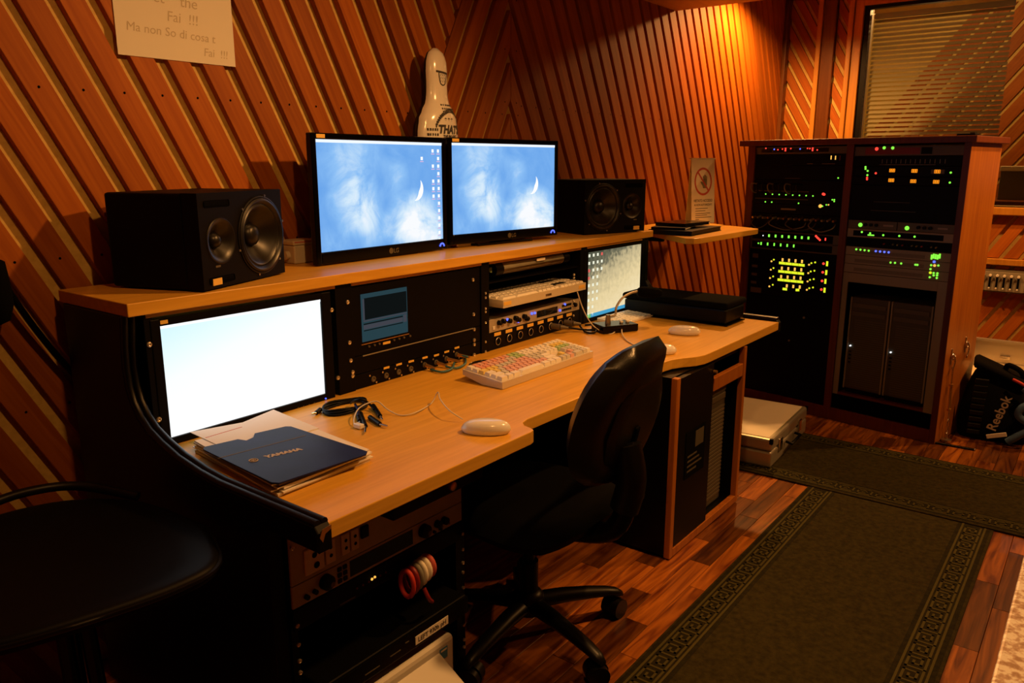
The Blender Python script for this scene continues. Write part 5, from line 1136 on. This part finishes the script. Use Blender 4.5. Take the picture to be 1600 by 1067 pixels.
# hank of coloured cables
hk = thing('cable_hank', 'hank of red and pale banded cables hanging in the under-desk rack', 'cable', (1.085, 1.105, .372))
for k in range(6):
    part('loop', MB().tube([(.013*k-.01, .020*math.cos(a), .006*k*.5+.030*math.sin(a)*(1-.05*k)) for a in [2*PI*i/18 for i in range(18)]], .0055, 7, True), ['red_cloth', 'dark_red', 'hand_grey', 'label_white', 'label_white', 'sign_red'][k], hk, 60)
part('tail', MB().tube([(.03, -.01, -.025), (.035, -.02, -.05), (.055, -.01, -.07)], .005, 7, smooth_n=5), 'dark_red', hk, 60)
dv = thing('disc_player', 'black player with a handwritten white label on the under-desk shelf', 'rack unit', (.83, 1.085, .222))
part('body', MB().box(0, .42, .004, .30, 0, .048, .004), 'black', dv); part('face_plate', MB().box(0, .42, 0, .004, 0.004, .046, .001), 'black_gloss', dv)
part('label', MB().box(.245, .350, -.001, 0, .010, .030), 'label_white', dv); text('label_lettering', 'LEFT 930h pH', .0155, 'ink', dv, FRONT(.2975, -.0014, .0145), bold=.0004)
part('small_print', MB().box(.10, .14, -.0008, 0, .018, .020).box(.17, .20, -.0008, 0, .022, .024).box(.215, .225, -.0008, 0, .03, .032), 'dim_metal', dv, stuff=True)
ds = thing('rack_shelf', 'black shelf board holding the labelled player under the desk', 'shelf', (.8025, 1.10, .214)); part('board', MB().box(0, .4815, 0, .35, 0, .007), 'black', ds)
pr = thing('printer', 'white boxy printer with a slanted hood at the bottom of the under-desk rack', 'printer', (.845, 1.06, .051))
part('body', MB().box(0, .35, .02, .36, 0, .150, .010), 'printer_white', pr); part('hood', MB().prism([(.085, .022, .060), (.085, -.055, .072), (.085, -.055, .082), (.085, .022, .128)], (.215, 0, 0), .003), 'printer_white', pr)
part('paper_slot', MB().box(.10, .285, .016, .0205, .012, .055), 'black_matte', pr); part('energy_sticker', MB().box(.300, .325, .0188, .0198, .105, .133), 'sticker_blue', pr)
part('sticker_text', MB().box(.303, .322, .0182, .0187, .125, .129), 'label_white', pr)
us = MB()
for z in (.10, .12, .16, .20, .26, .30, .325, .36, .40, .56): rail_screws(us, [(.806, z), (1.281, z)], YU-.003, .0042)
t = thing('rack_rail', 'steel rack rail strips with cage nuts below the left wing', 'rail', (.80, YU, 0))
o = part('rail', MB().box(.0005, .016, .008, .012, .051, .60), 'black', t); part('rail', MB().box(.470, .4865, .008, .012, .051, .60), 'black', t)
bmesh.ops.translate(us.bm, verts=us.bm.verts[:], vec=(-.80, -YU, 0)); part('cage_nuts', us, 'screw', t, 60, stuff=True)
# ------------------------------------------------------------------ office chair
ch = thing('office_chair', 'black padded office chair on a five-star castor base at the desk', 'chair', (1.545, 1.125, 0))
RB = .262
for k in range(5):
    a = math.radians(-32-72*k); d_ = Vector((math.cos(a), math.sin(a), 0)); s_ = Vector((-d_.y, d_.x, 0))
    rg_ = []
    for f_, z, hw_, hh in ((.03, .098, .026, .022), (.10, .096, .024, .020), (.18, .088, .021, .017), (.235, .080, .019, .014), (.268, .072, .016, .012), (.285, .064, .010, .008)):
        rg_.append([tuple(d_*f_+s_*hw_*math.cos(b_)+Vector((0, 0, z+hh*math.sin(b_)))) for b_ in [2*PI*i/12 for i in range(12)]])
    part('leg', MB().loft(rg_), 'rubber', ch, 60)
    c_ = d_*RB; ax_ = Matrix.Rotation(math.radians(25+40*k), 3, 'Z') @ s_
    cs_ = part('castor', MB().cyl(c_+ax_*.006+Vector((0, 0, .028)), c_+ax_*.026+Vector((0, 0, .028)), .0275, 20).cyl(c_-ax_*.026+Vector((0, 0, .028)), c_-ax_*.006+Vector((0, 0, .028)), .0275, 20), 'rubber', ch, 40)
    part('castor_hood', MB().cyl(c_-ax_*.006+Vector((0, 0, .030)), c_+ax_*.006+Vector((0, 0, .030)), .030, 20).cyl(c_+Vector((0, 0, .05)), c_+Vector((0, 0, .075)), .007, 10), 'rubber', cs_, 40)
part('hub', MB().lathe([(0, .07), (.040, .072), (.042, .12), (.030, .135), (0, .137)], 24), 'rubber', ch, 50)
part('gas_column', MB().lathe([(0, .13), (.026, .13), (.026, .22), (.016, .222), (.016, .33), (0, .33)], 20), 'black', ch, 50)
part('mechanism', MB().box(-.09, .09, -.12, .10, .325, .355, .008), 'black', ch)
def pillow(hwf, H, tf, tb_, curve, nx=14, nz=18):
    """padded panel: local x width, z height, y thickness (front +y)"""
    mb = MB()
    grid = {}
    for side in (1, -1):
        for j in range(nz+1):
            for i in range(nx+1):
                s_, q = 2*i/nx-1, 2*j/nz-1
                z = H/2*q; e_ = max(abs(s_), abs(q)); 
                h_ = hwf(q); x = h_*s_
                # round the corners
                k_ = (abs(s_)**3.2+abs(q)**3.2)**(1/3.2) if e_ > 0 else 1
                if e_ > 0: x *= e_/k_*1.0; z *= e_/k_
                th = (max(0, 1-e_**7))**.45
                y = curve(s_, q)+(tf*th if side > 0 else -tb_*th)
                if e_ >= .9999: key = (i, j)
                else: key = (i, j, side)
                if key not in grid: grid[key] = mb.bm.verts.new((x, y, z))
        g_ = lambda i, j: grid.get((i, j, side)) or grid[(i, j)]
        for j in range(nz):
            for i in range(nx):
                try: mb.bm.faces.new((g_(i, j), g_(i+1, j), g_(i+1, j+1), g_(i, j+1)))
                except ValueError: pass
    return mb
part('seat', pillow(lambda q: .225-.02*q, .44, .045, .035, lambda s, q: .012*s*s), 'black_matte', ch, 70, (0, .0, .40), (-PI/2, 0, 0))
bk = part('backrest', pillow(lambda q: .212-.062*max(0, q)**1.3-.02*max(0, -q)**2, .365, .034, .040, lambda s, q: .026*s*s-.02*q*q), 'leather', ch, 70, (.045, -.245, .680), (math.radians(13), 0, math.radians(5)))
part('backrest_shell', pillow(lambda q: .150-.03*abs(q), .27, .006, .012, lambda s, q: .0), 'rubber', bk, 70, (.01, -.034, -.03))
part('bracket_slot', MB().box(-.012, .012, -.052, -.044, -.10, -.03, .004), 'black_matte', bk)
part('back_support', MB().tube([(.02, -.262, .60), (.015, -.285, .50), (.008, -.25, .38), (.0, -.12, .34)], .026, 10, smooth_n=6), 'black', ch, 60)
part('support_sleeve', MB().tube([(.02, -.272, .60), (.017, -.29, .52), (.012, -.275, .44)], .036, 12, smooth_n=5), 'rubber', ch, 60)
part('adjust_knob', MB().cyl((.03, -.27, .455), (.085, -.27, .455), .020, 16, .022), 'leather', ch, 40)
# ------------------------------------------------------------------ stool near the wall
st = thing('stool', 'black moulded stool with a handle slot in its rim beside the desk end', 'stool', (.44, 1.40, 0))
ZT_ = .58; ol = [(.30, -.10+0), (.24, -.235), (.15, -.262), (.0, -.235), (-.12, -.19), (-.22, -.10), (-.25, .04), (-.18, .17), (-.05, .245), (.09, .262), (.20, .22), (.28, .10)]
ol = [(x-.03*0, y) for x, y in ol]
cv = catmull([Vector((x, y, 0)) for x, y in ol+[ol[0]]], 6)[:-1]
mb = MB(); sc_ = [(1.0, -.022), (1.012, -.008), (1.0, 0), (.96, .003), (.80, -.004), (.45, -.012), (.05, -.014)]
mb.loft([[(v.x*k, v.y*k, ZT_+dz) for v in cv] for k, dz in sc_]); part('seat', mb, 'black_panel', st, 60)
part('rim', MB().tube([Vector((v.x*1.01, v.y*1.01, ZT_-.008)) for v in cv], .0045, 6, True), 'rubber', st, 60)
part('handle', MB().tube([(-.02, .245, ZT_), (.06, .268, ZT_+.022), (.14, .258, ZT_+.03), (.22, .225, ZT_+.022), (.29, .13, ZT_+.0)], .010, 8, smooth_n=6), 'rubber', st, 60)
for x, y in ((.03, -.10), (.06, -.115), (-.14, .0), (.12, .12), (-.05, .14)): part('leg', MB().tube([(x, y, ZT_-.02), (x*1.25, y*1.3, .004)], .013, 10), 'black_gloss', st, 60)
part('foot_ring', MB().tube([(.16*math.cos(a), .16*math.sin(a), .20) for a in [2*PI*k/28 for k in range(28)]], .008, 8, True), 'black_gloss', st, 60)
# ------------------------------------------------------------------ stone counter at the right
co = thing('stone_counter', 'pale speckled granite counter across the aisle from the desk', 'counter', (.2, -.3, 0))
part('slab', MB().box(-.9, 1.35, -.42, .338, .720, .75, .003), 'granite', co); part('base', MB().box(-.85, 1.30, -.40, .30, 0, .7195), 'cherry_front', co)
